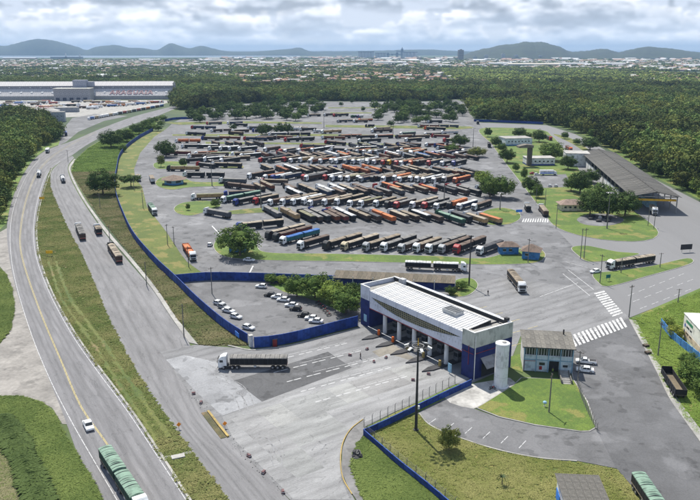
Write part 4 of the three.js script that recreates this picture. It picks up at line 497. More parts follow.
  mesh('floor', [bx(L, 0.15, 2.5, 0, 1.25, 0)], M.soil, t); for (const s of [-1, 1]) { mesh('side_wall', [bx(L, 1.3, 0.08, 0, 1.95, s * 1.25), bx(L, 0.12, 0.14, 0, 2.6, s * 1.25)], bodyMats.black, t); for (let i = 0; i < 9; i++) mesh('rib', [bx(0.1, 1.35, 0.1, -L / 2 + 0.2 + i * (L - 0.4) / 8, 1.93, s * 1.33)], bodyMats.grey, t); } mesh('front_wall', [bx(0.1, 1.9, 2.5, L / 2, 2.2, 0)], bodyMats.black, t); mesh('tail_gate', [bx(0.1, 1.3, 2.5, -L / 2, 1.95, 0), bx(0.14, 0.12, 2.5, -L / 2 - 0.02, 2.6, 0)], bodyMats.black, t); mesh('chassis', [bx(L - 0.6, 0.3, 1, 0, 1.02, 0), bx(0.2, 1, 0.2, L / 2 - 2, 0.5, 0.6), bx(0.2, 1, 0.2, L / 2 - 2, 0.5, -0.6)], M.darkSteel, t);
  for (const x of [-4.6, -3.3, -2.0]) for (const s of [-1, 1]) { const w = mesh('wheel', wheelGeo, M.rubber, t, true); w.position.set(x, 0.52, s * 1.06); mesh('rim', rimGeo, M.rim, w, true); } top(t, 'open_trailer', 'empty black open-top trailer parked on the sidewalk', 'trailer');
}
// ------------------------------------------------------------------ the gate building
const v3 = (x, y, z) => new THREE.Vector3(x, y, z);
{
  const g = GATE; g.position.y = 0.08; const L = 47.5, D = 13.5, TW = 4.2, red = M.paint(140, 34, 44);
  for (const [x0, n] of [[0, 'l'], [L - TW, 'r']]) {                       // end towers: blue below, white above
    const t = new THREE.Group(); t.name = 'end_tower'; g.add(t);
    mesh('lower_wall', [bx(TW, 8.4, 0.3, x0 + TW / 2, 4.2, -0.15), bx(TW, 8.4, 0.3, x0 + TW / 2, 4.2, -D + 0.15), bx(0.3, 8.4, D - 0.6, x0 + 0.15, 4.2, -D / 2), bx(0.3, 8.4, D - 0.6, x0 + TW - 0.15, 4.2, -D / 2)], M.navy, t);
    mesh('upper_wall', [bx(TW + 0.06, 4.0, 0.34, x0 + TW / 2, 10.4, -0.14), bx(TW + 0.06, 4.0, 0.34, x0 + TW / 2, 10.4, -D + 0.14), bx(0.34, 4.0, D - 0.62, n === 'l' ? x0 + 0.14 : x0 + TW - 0.14, 10.4, -D / 2)], n === 'l' ? M.lilac : M.wall(188, 192, 186), t);
    mesh('coping', [bx(TW + 0.2, 0.14, 0.5, x0 + TW / 2, 12.47, -0.14), bx(0.5, 0.14, D - 0.7, n === 'l' ? x0 + 0.14 : x0 + TW - 0.14, 12.47, -D / 2)], M.offWhite, t);
    mesh('tower_roof', [bx(TW - 0.4, 0.2, D - 0.8, x0 + TW / 2, 11.2, -D / 2)], M.concrete, t);
  }
  mesh('notice', [bx(1.4, 2.2, 0.08, 2.4, 2.6, 0.05)], M.skyBlue, g);
  mesh('notice', [bx(1.3, 2.4, 0.1, L - 6.0, 1.6, 2.2), bx(0.1, 1, 0.1, L - 6.0, 0.5, 2.2)], M.skyBlue, g);
  // front fascia with a lens-shaped opening for the window band
  const x0 = TW, x1 = L - TW, Wd = x1 - x0, top0 = 11.4, bot = 6.1;
  const lens = (grow) => { const p = [], n = 40; for (let i = 0; i <= n; i++) { const t = i / n; p.push([x0 + 0.8 - grow + (Wd - 1.4 + 2 * grow) * t, 9.75 + grow * 0.6]); } for (let i = n; i >= 0; i--) { const t = i / n; p.push([x0 + 0.8 - grow + (Wd - 1.4 + 2 * grow) * t, 9.75 - grow * 0.6 - 2.35 * Math.pow(Math.sin(Math.PI * Math.pow(t, 0.85)), 0.9)]); } return p; };
  { const s = new THREE.Shape([[x0, bot], [x1, bot], [x1, top0], [x0, top0]].map(a => new THREE.Vector2(...a))); s.holes.push(new THREE.Path(lens(0).map(a => new THREE.Vector2(...a)))); mesh('fascia', [new THREE.ExtrudeGeometry(s, { depth: 0.35, bevelEnabled: false }).translate(0, 0, -0.5)], M.lilac, g); }
  { const win = new THREE.Group(); win.name = 'window_band'; g.add(win); const s = new THREE.Shape(lens(-0.02).map(a => new THREE.Vector2(...a))); mesh('glass', [new THREE.ExtrudeGeometry(s, { depth: 0.04, bevelEnabled: false }).translate(0, 0, -0.42)], M.glass, win);
    const low = (x) => { const t = clamp((x - x0 - 0.8) / (Wd - 1.4)); return 9.75 - 2.35 * Math.pow(Math.sin(Math.PI * Math.pow(t, 0.85)), 0.9); }, mul = []; for (let x = x0 + 1.6; x < x1 - 0.9; x += 0.82) { const h = 9.75 - low(x); if (h > 0.15) mul.push(bx(0.12, h, 0.1, x, 9.75 - h / 2, -0.30)); } mesh('mullion', mul, M.wall(176, 170, 140), win);
    for (const y of [9.2, 8.65, 8.1, 7.6]) { let a = null, b = null; for (let x = x0 + 0.8; x < x1 - 0.6; x += 0.2) if (low(x) < y) { a ??= x; b = x; } mesh('transom', [bx(b - a, 0.1, 0.1, (a + b) / 2, y, -0.29)], M.wall(176, 170, 140), win); } }
  mesh('stripe', [bx(Wd, 0.22, 0.4, L / 2, bot + 0.03, -0.3)], red, g);
  mesh('soffit', [bx(Wd, 0.25, D - 1, L / 2, bot + 0.2, -D / 2)], M.concrete, g);
  mesh('rear_fascia', [bx(Wd, top0 - bot + 1.2, 0.35, L / 2, (top0 + bot + 1.2) / 2, -D + 0.2)], M.lilac, g);
  // pitched upper fascia and sheet roof, one sheet at a time
  const zf = -0.25, zr = -9.6, yf = 11.42, yr = 12.35, n = 36; const sl = Math.atan2(yr - yf, zf - zr), len = Math.hypot(yr - yf, zf - zr); const roofMats = [M.wall(212, 213, 216), M.wall(203, 205, 209), M.wall(218, 218, 219)], roof = new THREE.Group(); roof.name = 'roof'; g.add(roof);
  const shGeo = join([bx(Wd / n - 0.05, 0.06, len, 0, 0, 0), bx(0.09, 0.14, len, Wd / n / 2 - 0.06, 0.06, 0)]); shGeo.rotateX(sl);
  for (let i = 0; i < n; i++) { const s = mesh('roof_sheet', shGeo, roofMats[i % 3], roof, true); s.position.set(x0 + (i + 0.5) * Wd / n, (yf + yr) / 2, (zf + zr) / 2); }
  mesh('ridge_cap', [bx(Wd, 0.1, 0.5, L / 2, yr + 0.12, zr)], M.offWhite, roof);
  mesh('gutter', [bx(Wd, 0.12, 2.2, L / 2, 11.6, -11.0), bx(Wd, 0.8, 0.1, L / 2, 11.9, zr - 0.3)], M.concrete, roof);
  mesh('rear_parapet', [bx(L - 0.4, 1.0, 0.35, L / 2, 12.1, -12.4)], M.wall(60, 62, 66), g);
  mesh('rear_coping', [bx(L - 0.3, 0.12, 0.6, L / 2, 12.68, -12.4)], M.offWhite, g);
  { const b = new THREE.Group(); b.name = 'roof_vent'; g.add(b); const vx = 33, vz = -6.2; mesh('casing', [bx(5.2, 1.0, 2.8, vx, 12.5, vz)], M.wall(196, 198, 200), b); for (let i = 0; i < 9; i++) mesh('slat', [bx(0.46, 0.12, 3.0, vx - 2.3 + i * 0.575, 13.08, vz, 0, 0.25)], i % 2 ? M.wall(120, 124, 128) : M.wall(150, 152, 156), b); mesh('rim_frame', [bx(5.5, 0.12, 0.15, vx, 13.05, vz + 1.5), bx(5.5, 0.12, 0.15, vx, 13.05, vz - 1.5)], M.offWhite, b); }
  mesh('roof_hatch', [bx(1.0, 1.1, 1.0, L - 1.2, 12.9, -12.4)], M.black, g);
  mesh('roof_hatch', [bx(1.9, 2.0, 1.4, TW + 1.3, 12.5, -11.4)], M.wall(190, 192, 198), g);
  // columns, islands, booths, barriers
  for (let i = 1; i <= 5; i++) {
    const x = x0 + i * Wd / 6; const isl = mesh('lane_island', [prism([[-16, -1.1], [4.4, -1.1], [7.4, 0], [4.4, 1.1], [-16, 1.1]], 0.3, 0.03).rotateX(-Math.PI / 2).rotateY(-Math.PI / 2).translate(x, 0.16, 0)], M.wall(64, 64, 68), g);
    mesh('column', [cyl(0.62, 0.58, bot - 0.25, x, (bot + 0.25) / 2, -0.9, 20)], M.wall(214, 217, 222), g); mesh('column', [cyl(0.5, 0.5, bot - 0.25, x, (bot + 0.25) / 2, -D + 1.2, 16)], M.wall(200, 203, 208), g);
    const b = new THREE.Group(); b.name = 'booth'; g.add(b); mesh('booth_wall', [bx(1.7, 1.1, 3.6, x, 0.85, -6), bx(1.7, 0.4, 3.6, x, 2.7, -6), ...[-1, 1].flatMap(s => [bx(0.1, 1.2, 0.1, x + 0.8, 1.95, -6 + s * 1.75), bx(0.1, 1.2, 0.1, x - 0.8, 1.95, -6 + s * 1.75)])], M.wall(104, 108, 116), b); mesh('booth_glass', [bx(1.6, 1.2, 3.4, x, 1.95, -6)], M.glass, b);
    const gate = new THREE.Group(); gate.name = 'barrier'; g.add(gate); mesh('barrier_box', [bx(0.6, 1.6, 0.5, x + 0.2, 1.1, 1.5)], i < 3 ? M.orange : M.yellowPaint, gate); mesh('boom', [bx(4.6, 0.12, 0.12, x - 2.3, 1.5, 1.8)], M.offWhite, gate);
  }
  // end wall awning, downpipe, cable
  mesh('awning', [bx(0.12, 3.2, 6, L + 1.2, 4.2, -5.4, 0, 0.85)], M.steel, g);
  mesh('downpipe', [cyl(0.12, 0.12, 11.5, L + 0.2, 5.8, -0.25, 8)], M.offWhite, g);
  mesh('fire_pipe', [cyl(0.07, 0.07, 13, L + 0.14, 6.9, -6.7, 8, 'z'), cyl(0.07, 0.07, 5.2, L - 1.6, 6.2, 0.2, 8), cyl(0.07, 0.07, 4.2, L - 2.1, 6.9, 0.2, 8, 'x')], red, g);
  mesh('end_door', [bx(0.1, 3.4, 5, L + 0.03, 1.8, -5.4)], M.black, g);
  top(g, 'gate_building', 'long white and navy toll-style gate with curved window band', 'gate building');
}
// water tower by the gate
{
  const p = P(500.4, 386.5), g = group(p.x, p.y, 0.3, 0.09), pts = [[0, 0], [1.95, 0], [1.95, 0.3], [1.62, 0.32], [1.62, 10.9], [1.75, 11.0], [1.75, 11.35], [1.5, 11.4], [0, 11.4]].map(a => new THREE.Vector2(...a)); mesh('shaft', [new THREE.LatheGeometry(pts, 40)], M.paint(224, 226, 228, 0.85), g); for (const y of [2.8, 5.5, 8.2]) mesh('joint_ring', [cyl(1.635, 1.635, 0.06, 0, y, 0, 36)], M.wall(190, 192, 194), g); mesh('hatch', [cyl(0.5, 0.5, 0.25, 0.4, 11.5, 0, 14)], M.concrete, g); mesh('ladder', [bx(0.05, 10, 0.05, -0.25, 5.6, -1.75), bx(0.05, 10, 0.05, 0.25, 5.6, -1.75), ...Array.from({ length: 25 }, (_, i) => bx(0.5, 0.04, 0.04, 0, 0.8 + i * 0.4, -1.75))], M.steel, g);
  mesh('base_slab', [bx(6.5, 0.12, 5.5, 1.2, 0.05, -0.5)], M.concretePale, g); top(g, 'water_tower', 'white concrete cylinder water tower at the gate corner', 'water tower');
}
// two-storey blue office
{
  const a = P(523, 371), b = P(572, 374), g = group(a.x, a.y, heading(a, b), 0.09), W = 12.2, D = 9.2, Ht = 6.6;
  const frame = M.wall(132, 166, 188), pale = M.wall(190, 206, 216); mesh('wall', [bx(W, Ht, 0.25, W / 2, Ht / 2, -D + 0.12), bx(0.25, Ht, D - 0.5, 0.12, Ht / 2, -D / 2), bx(0.25, Ht, D - 0.5, W - 0.12, Ht / 2, -D / 2), bx(W, 0.2, D - 0.3, W / 2, 3.3, -D / 2)], M.offWhite, g);
  for (let i = 0; i < 5; i++) mesh('pilaster', [bx(0.28, Ht, 0.34, 0.14 + i * (W - 0.28) / 4, Ht / 2, -0.1)], frame, g);
  const bw = (W - 0.28 * 5) / 4; for (let i = 0; i < 4; i++) { const x = 0.28 + bw / 2 + i * (W - 0.28) / 4;
    mesh('spandrel', [bx(bw, 1.1, 0.14, x, 3.9, -0.1)], pale, g); mesh('lintel', [bx(bw, 0.22, 0.24, x, 3.2, -0.09)], frame, g); mesh('head_beam', [bx(bw, 0.25, 0.2, x, 6.45, -0.1)], frame, g);
    const w = mesh('window', [bx(bw, 1.85, 0.06, x, 5.4, -0.2)], M.glass, g); for (let k = 0; k < 4; k++) mesh('frame', [bx(0.09, 1.85, 0.1, x - bw / 2 + (k + 0.5) * bw / 4, 5.4, -0.12)], M.offWhite, w); mesh('sill', [bx(bw, 0.08, 0.3, x, 4.46, -0.02)], M.offWhite, w);
    if (i === 2) { mesh('entrance', [bx(bw, 3.0, 0.06, x, 1.55, -0.9)], M.black, g); mesh('entrance_side', [bx(0.1, 3, 0.8, x - bw / 2 + 0.05, 1.55, -0.5), bx(0.1, 3, 0.8, x + bw / 2 - 0.05, 1.55, -0.5)], pale, g); } else { mesh('lower_wall', [bx(bw, 3.0, 0.14, x, 1.58, -0.1)], pale, g); if (i === 3) { const lw = mesh('window', [bx(1.2, 0.7, 0.06, x - 0.2, 1.9, 0.0)], M.glass, g); mesh('frame', [bx(1.36, 0.08, 0.08, x - 0.2, 2.28, 0.01), bx(1.36, 0.08, 0.08, x - 0.2, 1.52, 0.01)], M.offWhite, lw); } if (i === 1) { const lw = mesh('window', [bx(1.4, 0.7, 0.06, x, 2.2, 0.0)], M.glass, g); mesh('fire_cabinet', [bx(0.7, 0.9, 0.2, x - 0.3, 1.1, 0.05)], M.red, g); } if (i === 0) mesh('pipe', [bx(bw, 0.08, 0.08, x, 2.9, 0.06), bx(0.08, 2.9, 0.08, x - bw / 2 - 0.1, 1.5, 0.12)], M.red, g); } }
  const roof = new THREE.Group(); roof.name = 'roof'; g.add(roof); const mats = [M.fibre.clone(), M.fibre.clone(), M.fibre.clone()]; mats[0].color = new THREE.Color(0.36, 0.35, 0.33); mats[1].color = new THREE.Color(0.41, 0.395, 0.37); mats[2].color = new THREE.Color(0.31, 0.30, 0.285); const nn = 11; for (let i = 0; i < nn; i++) for (let j = 0; j < 4; j++) { const s = mesh('roof_sheet', [bx((W + 1) / nn - 0.03, 0.05, (D + 1.2) / 4 + 0.1, 0, 0, 0)], mats[(i * 7 + j * 3 + (i * j) % 2) % 3], roof); s.position.set(-0.5 + (i + 0.5) * (W + 1) / nn, 6.75 + j * 0.17, 0.35 - (j + 0.5) * (D + 1.2) / 4); s.rotation.x = 0.07; }
  mesh('fascia_board', [bx(W + 1, 0.2, 0.08, W / 2, 6.66, 0.42)], M.wall(70, 68, 66), roof); mesh('water_pipe', [cyl(0.2, 0.2, 1.4, W - 1.6, 7.9, -D + 0.8, 8)], M.darkSteel, roof);
  const ramp = new THREE.Group(); ramp.name = 'steps'; g.add(ramp); for (let i = 0; i < 7; i++) mesh('step', [bx(2.0, 0.16, 0.9, W - 2.2, 0.9 - i * 0.13, 0.9 + i * 0.9)], M.concrete, ramp); for (const s of [-1, 1]) mesh('side_wall', [bx(0.25, 1.1, 6.2, W - 2.2 + s * 1.2, 0.5, 3.4)], M.poleConcrete, ramp);
  top(g, 'office_building', 'pale blue two-storey office with grey corrugated roof', 'building');
}
// hipped-roof helper
function hipRoof(w, d, h, y, over = 0.5) { const W = w / 2 + over, D = d / 2 + over, r = Math.max(0, W - D); const p = [[-W, y, D], [W, y, D], [W, y, -D], [-W, y, -D], [-r, y + h, 0], [r, y + h, 0]]; const f = [[0, 1, 5], [0, 5, 4], [1, 2, 5], [2, 3, 4], [2, 4, 5], [3, 0, 4]]; const a = []; for (const t of f) for (const i of t) a.push(...p[i]); for (const t of [[0, 2, 1], [0, 3, 2]]) for (const i of t) a.push(...p[i]); const g = new THREE.BufferGeometry(); g.setAttribute('position', new THREE.Float32BufferAttribute(a, 3)); g.computeVertexNormals(); return g; }
function hut(name, label, u, v, turn, w, d, h, wall, roofMat, rh, y0, opts = {}) {
  const p = P(u, v), g = group(p.x, p.y, turn, y0); mesh('wall', [bx(w, h, d, 0, h / 2, 0)], wall, g); if (opts.plinth) mesh('plinth', [bx(w + 0.06, 0.9, d + 0.06, 0, 0.45, 0)], opts.plinth, g);
  if (opts.flat) mesh('roof', [bx(w + 0.6, 0.3, d + 0.6, 0, h + 0.15, 0)], roofMat, g); else mesh('roof', [hipRoof(w, d, rh, h, opts.over ?? 0.6)], roofMat, g);
  for (const x of opts.win || []) { const q = mesh('window', [bx(1.2, 1.0, 0.08, x, h * 0.58, d / 2 + 0.02)], M.glass, g); mesh('frame', [bx(1.36, 0.08, 0.12, x, h * 0.58 + 0.53, d / 2 + 0.03), bx(1.36, 0.08, 0.12, x, h * 0.58 - 0.53, d / 2 + 0.03)], M.offWhite, q); } for (const x of opts.door || []) { const q = mesh('door', [bx(0.95, 2.1, 0.08, x, 1.08, d / 2 + 0.03)], M.midBlue, g); }
  return top(g, name, label, 'building');
}
hut('kiosk', 'blue kiosk with brown hipped roof by the front truck row', 508, 253.5, 0.02, 7.4, 4.6, 3.2, M.midBlue, M.tile, 1.7, 0.22, { win: [-2, 0.4], door: [2.4] });
hut('kiosk', 'blue kiosk with tall brown roof at the strip end', 531, 258, -0.35, 6.4, 6.0, 3.2, M.midBlue, M.tile, 2.4, 0.22, { win: [-1.4], door: [1.2], over: 0.8 });
hut('gatehouse', 'cream hut with brown tiled roof on the large lawn', 571, 210, 0.02, 12, 7, 3.3, M.cream, M.tileBrown, 2.2, 0.24, { win: [-4, -1.5, 1, 3.6], over: 1.0 });
hut('white_office', 'white office with blue base behind lawn trees', 538.5, 164.5, 0.03, 20, 12, 5, M.offWhite, M.concretePale, 0, 0.24, { plinth: M.blueWall, flat: true, win: [-7, -4, -1, 2, 5, 8] });
hut('white_office', 'white office with stepped roof beside the east road', 515, 144.5, 0.15, 24, 18, 6, M.wall(210, 220, 230), M.concrete, 0, 0.24, { plinth: M.midBlue, flat: true, win: [-9, -6, -3, 0, 3, 6, 9] });
hut('kiosk', 'small kiosk hidden under the round tree', 238, 251, 0, 6.5, 5, 2.8, M.midBlue, M.tile, 1.4, 0.22, { win: [-1.5, 1.2] });
{ // six-sided kiosk
  const p = P(174, 184), g = group(p.x, p.y, 0.2, 0.24); mesh('wall', [cyl(6.4, 6.4, 3.0, 0, 1.5, 0, 6)], M.skyBlue, g); mesh('plinth', [cyl(6.48, 6.48, 1.0, 0, 0.5, 0, 6)], M.midBlue, g); for (let i = 0; i < 6; i++) { const a = (i + 0.5) / 6 * Math.PI * 2, w = mesh('window', [bx(0.1, 1.1, 3.4)], M.glass, g); w.position.set(Math.sin(a) * 5.62, 1.85, Math.cos(a) * 5.62); w.rotation.y = a + Math.PI / 2; } mesh('roof', [new THREE.ConeGeometry(8.6, 2.6, 6).translate(0, 4.3, 0)], M.tile, g); top(g, 'kiosk', 'six-sided blue kiosk with dark tiled roof', 'building');
}
{ // T-shaped concrete water tank
  const p = P(529, 166), g = group(p.x, p.y, 0.1, 0.24); mesh('column', [bx(3.0, 13, 2.6, 0, 6.5, 0)], M.wall(98, 94, 88), g); mesh('tank', [prism([[-9, 13], [1.6, 13], [1.6, 14.8], [-3.5, 15.4], [-9, 14.2]], 6, 0.08)], M.wall(120, 114, 104), g); top(g, 'concrete_tower', 'brown concrete T-shaped tower on the lawn', 'tower');
}
{ // weighing shed with long dark roof
  const f0 = P(637, 214), f1 = P(677, 214), far = P(584, 168); const ax = v3(143.7, 0, -366), dir = new THREE.Vector2(171.2 - 146, -531.9 + 366).normalize(); const L = 168, W = 22, c = new THREE.Vector2(154, -362);
  const g = group(c.x, c.y, heading(new THREE.Vector2(0, 0), dir), 0.08);                                   // local x runs away from the open end
  const n = 28, roof = new THREE.Group(); roof.name = 'roof'; g.add(roof); const ms = [0.135, 0.15, 0.17, 0.19].map(c0 => { const m = M.fibre.clone(); m.color = new THREE.Color(c0, c0 * 0.98, c0 * 0.95); return m; }), r = rng(9); const half = W / 2 + 1.2, rise = 2.6, sl = Math.atan2(rise, half), sg = [-1, 1].map(s => join([bx(L / n - 0.08, 0.12, Math.hypot(half, rise)).rotateX(s * sl)]));
  for (let i = 0; i < n; i++) [-1, 1].forEach((s, k) => { const m = mesh('roof_panel', sg[k], ms[Math.floor(r() * 4)], roof, true); m.position.set((i + 0.5) * L / n - 2, 8.3 + rise / 2 + (r() - 0.5) * 0.06, s * half / 2); }); mesh('ridge', [bx(L, 0.2, 0.7, L / 2 - 2, 8.3 + rise + 0.1, 0)], M.fibreDark, roof);
  for (let i = 0; i <= 14; i++) for (const s of [-1, 1]) mesh('column', [bx(0.45, 8.2, 0.45, i * 11.6, 4.1, s * (W / 2 - 0.4))], M.concrete, g); for (let i = 0; i <= 14; i++) mesh('truss', [bx(0.25, 0.5, W, i * 11.6, 8.1, 0), bar(v3(i * 11.6, 8.2, -W / 2), v3(i * 11.6, 10.5, 0), 0.2), bar(v3(i * 11.6, 8.2, W / 2), v3(i * 11.6, 10.5, 0), 0.2)], M.steel, g);
  mesh('side_wall', [bx(L - 40, 4.2, 0.3, L / 2 + 14, 2.1, -W / 2 + 0.5)], M.offWhite, g); mesh('inner_cabin', [bx(14, 4, 5, 20, 2, 2), bx(10, 3.4, 4, 50, 1.7, 2)], M.skyBlue, g); mesh('crane_beam', [bx(1, 1, W - 1, 1.5, 6.2, 0)], M.signYellow, g); mesh('gable', [prism([[-W / 2, 8.4], [W / 2, 8.4], [0, 10.6]], 0.15).rotateY(Math.PI / 2).translate(L - 6, 0, 0)], M.offWhite, g); mesh('end_wall', [bx(0.3, 8, W - 1, L - 6, 4, 0)], M.offWhite, g);
  top(g, 'weighing_shed', 'very long open shed with dark corrugated roof', 'shed');
  hut('white_office', 'white flat-roofed building at the far shed end', 577, 165, heading(new THREE.Vector2(0, 0), dir), 16, 18, 9, M.offWhite, M.concretePale, 0, 0.1, { flat: true, win: [-5, 0, 5] });
}
{ // long brown-roofed shed behind the gate
  const a = P(333, 285), b = P(455, 291), L = a.distanceTo(b), g = group(a.x, a.y, heading(a, b), 0.08); mesh('wall', [bx(L, 2.6, 0.25, L / 2, 1.3, -0.2), bx(L, 2.6, 0.25, L / 2, 1.3, -5.6), bx(0.25, 2.6, 5.2, 0.12, 1.3, -2.9), bx(0.25, 2.6, 5.2, L - 0.12, 1.3, -2.9)], M.navy, g); const n = 26, ms = [M.wall(104, 96, 82), M.wall(96, 88, 74), M.wall(112, 102, 88)]; for (let i = 0; i < n; i++) { const m = mesh('roof_sheet', [bx(L / n - 0.04, 0.08, 6.8, 0, 0, 0)], ms[(i * 5) % 3], g); m.position.set((i + 0.5) * L / n, 3.1, -2.9); m.rotation.x = 0.12; } for (let i = 0; i <= 6; i++) mesh('post', [bx(0.2, 3.4, 0.2, i * L / 6, 1.8, 0.35)], M.offWhite, g);
  top(g, 'storage_shed', 'long low navy shed with brown sheet roof behind the gate', 'shed');
}
{ // white warehouse at the right edge, seen by its printed side
  const a = P(682, 336), b = P(704, 362), d = heading(a, b), g = group(a.x, a.y, d, 0.1), L = 30, Ht = 6.8, D = 9; mesh('wall', [bx(L, Ht, D, L / 2, Ht / 2, -D / 2)], M.wall(236, 234, 224), g); mesh('roof', [bx(L + 0.3, 0.2, D + 0.3, L / 2, Ht + 0.1, -D / 2)], M.wall(242, 242, 240), g); mesh('band', [bx(L, 1.6, 0.04, L / 2, 1.7, 0.02)], M.wall(226, 206, 178), g);
  const pr = (n, x, y, w, h, m) => mesh(n, [bx(w, h, 0.05, x, y, 0.04)], m, g), green = M.paint(60, 150, 110), ink = M.paint(40, 46, 60), blue = M.paint(40, 70, 170); for (let i = 0; i < 9; i++) pr('letter', 2.4 + i * 0.62, 5.4, 0.42, 0.8, green); for (const [y, n] of [[3.9, 9], [2.1, 10]]) { const e = mesh('emblem', [new THREE.CircleGeometry(0.55, 6).translate(1.6, y, 0.06)], blue, g); for (let i = 0; i < n; i++) if (i !== 5) pr('letter', 3.0 + i * 0.5, y, 0.3, i % 3 ? 0.45 : 0.6, ink); }
  top(g, 'printed_warehouse', 'white warehouse with green and blue printed side', 'building');
}
{ // building at the lower edge
  const p = P(578, 499), g = group(p.x, p.y, -0.08, 0.05); mesh('wall', [bx(7.2, 3.2, 8, 0, 1.6, 2.4)], M.offWhite, g); for (let i = 0; i < 6; i++) for (let j = 0; j < 4; j++) { const m = mesh('roof_sheet', [bx(1.3, 0.05, 2.35)], M.fibre, g); m.position.set(-3.35 + i * 1.34, 3.42 + j * 0.05, 5.6 - j * 2.25); m.rotation.x = 0.04; } mesh('gate_panel', [bx(0.1, 2.2, 1.6, -4.0, 1.2, 1.0), bx(0.1, 2.2, 1.2, -4.05, 1.2, 2.6)], M.signBlue, g); top(g, 'store_building', 'small grey-roofed store on the lower lawn', 'building');
}
// long fertiliser warehouse on the horizon side
{
  const font = await new FontLoader().loadAsync('fonts/droid/droid_sans_bold.typeface.json'); const a = P(-60, 100.4), b = P(172, 99.3), d = heading(a, b), L = a.distanceTo(b), g = group(a.x, a.y, d, 0.05); const lil = M.wall(172, 170, 176), pale = M.wall(196, 194, 196), dk = M.wall(150, 150, 160);
  mesh('lower_wall', [bx(L, 6, 60, L / 2, 3, -30)], lil, g); mesh('lower_roof', [prism([[0, 6], [-1, 6], [-14, 17], [-14, 16]], L).rotateY(Math.PI / 2).translate(L / 2, 0, 0).rotateY(0)], pale, g); mesh('upper_wall', [bx(L, 6, 34, L / 2, 19, -31)], dk, g); mesh('upper_roof', [prism([[-13, 22], [-31, 29], [-49, 22]], L - 0.2).rotateY(Math.PI / 2).translate(L / 2, 0, 0)], pale, g);
  { const m = g.children.find(o => o.name === 'lower_roof'); m.geometry = join([bx(L, 0.6, 17.2, 0, 0, 0).rotateX(0.7).translate(L / 2, 11.4, -6.8)]); const q = g.children.find(o => o.name === 'upper_roof'); q.geometry = join([bx(L, 0.6, 19, 0, 0, 0).rotateX(0.36).translate(L / 2, 25.2, -22.5), bx(L, 0.6, 19, 0, 0, 0).rotateX(-0.36).translate(L / 2, 25.2, -39.8), bx(0.4, 5, 26, L - 0.2, 24, -31)]); }
  for (let i = 0; i < 22; i++) mesh('skylight', [bx(3.4, 0.7, 3.0, 0, 0, 0).rotateX(0.7).translate(10 + i * (L - 20) / 21, 11.9, -6.6)], M.offWhite, g);
  for (let i = 0; i < 22; i++) mesh('vent', [bx(2.2, 1.2, 1.2, 6 + i * (L - 20) / 21, 19.6, -13.6)], M.offWhite, g);
  const tg = new TextGeometry('ARAGUAIA', { font, size: 9.5, depth: 0.6, curveSegments: 3 }); tg.computeBoundingBox(); const tw = tg.boundingBox.max.x; mesh('lettering', [tg.scale(72 / tw, 1, 1).rotateX(-0.86).translate(L - 104, 8.3, -2.6)], M.paint(110, 50, 74), g);
  const x = L * 0.595; mesh('annex', [bx(58, 19, 26, x - 4, 9.5, 14)], M.wall(166, 166, 172), g); mesh('annex_roof', [bx(60, 0.8, 28, x - 4, 19.4, 14)], M.wall(196, 196, 190), g); mesh('headhouse', [bx(22, 12, 14, x + 2, 26, -8), bx(10, 8, 10, x + 18, 25, -12)], M.wall(160, 164, 180), g); for (let i = 0; i < 5; i++) mesh('annex_door', [bx(6, 5, 0.4, x - 27 + i * 11, 2.5, 27.1)], M.wall(80, 84, 100), g);
  top(g, 'long_warehouse', 'very long lilac-grey warehouse with dark red lettering', 'warehouse');
  hut('freight_office', 'white and orange-roofed freight office by the warehouse end', 179, 98, d, 34, 16, 7, M.offWhite, M.wall(206, 132, 90), 4, 0.05); hut('freight_office', 'grey two-storey freight office by the ramp', 59, 121.5, 0.2, 14, 10, 11, M.wall(170, 176, 184), M.concrete, 0, 0.05, { flat: true, win: [-4, 0, 4] }); hut('freight_shed', 'low white freight sheds beside the roadside wood', 22, 115.5, 0.1, 90, 14, 6, M.offWhite, M.concretePale, 3, 0.05); hut('freight_shed', 'grey freight shed with flat roof in the freight yard', 67, 112, 0.1, 30, 10, 6, M.wall(150, 154, 162), M.concrete, 0, 0.05, { flat: true });
}
// ------------------------------------------------------------------ walls and fences
function wallAlong(name, label, px, h, mat, panelLen, y = 0.05, cap = true) {
  const pts = PP(px), c = new THREE.CatmullRomCurve3(pts.map(p => v3(p.x, 0, p.y)), false, 'centripetal', 0.5), T = c.getLength(), n = Math.max(1, Math.round(T / panelLen)), o = pts[0], g = group(o.x, o.y, 0, y); const geo = join([bx(T / n - 0.16, h, 0.14, 0, h / 2, 0)]), post = join([bx(0.24, h + 0.12, 0.24, 0, h / 2 + 0.06, 0)]), capg = join([bx(T / n - 0.16, 0.08, 0.2, 0, h + 0.04, 0)]); const ms = Array.isArray(mat) ? mat : [mat], r = rng(Math.round(T * 10));
  for (let i = 0; i <= n; i++) { const a = c.getPointAt(i / n); const m = mesh('post', post, ms[0], g, true); m.position.set(a.x - o.x, 0, a.z - o.y); if (i === n) break; const b = c.getPointAt((i + 1) / n), t = Math.atan2(-(b.z - a.z), b.x - a.x); m.rotation.y = t; const w = mesh('panel', geo, ms[Math.floor(r() * ms.length)], g, true); w.position.set((a.x + b.x) / 2 - o.x, 0, (a.z + b.z) / 2 - o.y); w.rotation.y = t; if (cap) { const q = mesh('coping', capg, M.blueCap, w, true); } }
  return top(g, name, label, 'wall');
}
const blues = [M.blueWall, M.wall(28, 57, 128), M.wall(43, 76, 154), M.wall(37, 66, 136)];
wallAlong('boundary_wall', 'long diagonal blue wall from the car park up to the bend', W1, 3.0, blues, 5.2);
wallAlong('boundary_wall', 'straight blue wall behind the car park', [[176, 283], [207, 280.5], [250, 281], [335, 284]], 3.0, blues, 5.2);
wallAlong('boundary_wall', 'blue wall with a red door at the car park front', [[254.6, 348], [272, 346.5], [291, 343], [325, 334.5], [357.5, 326]], 3.1, blues, 4.4);
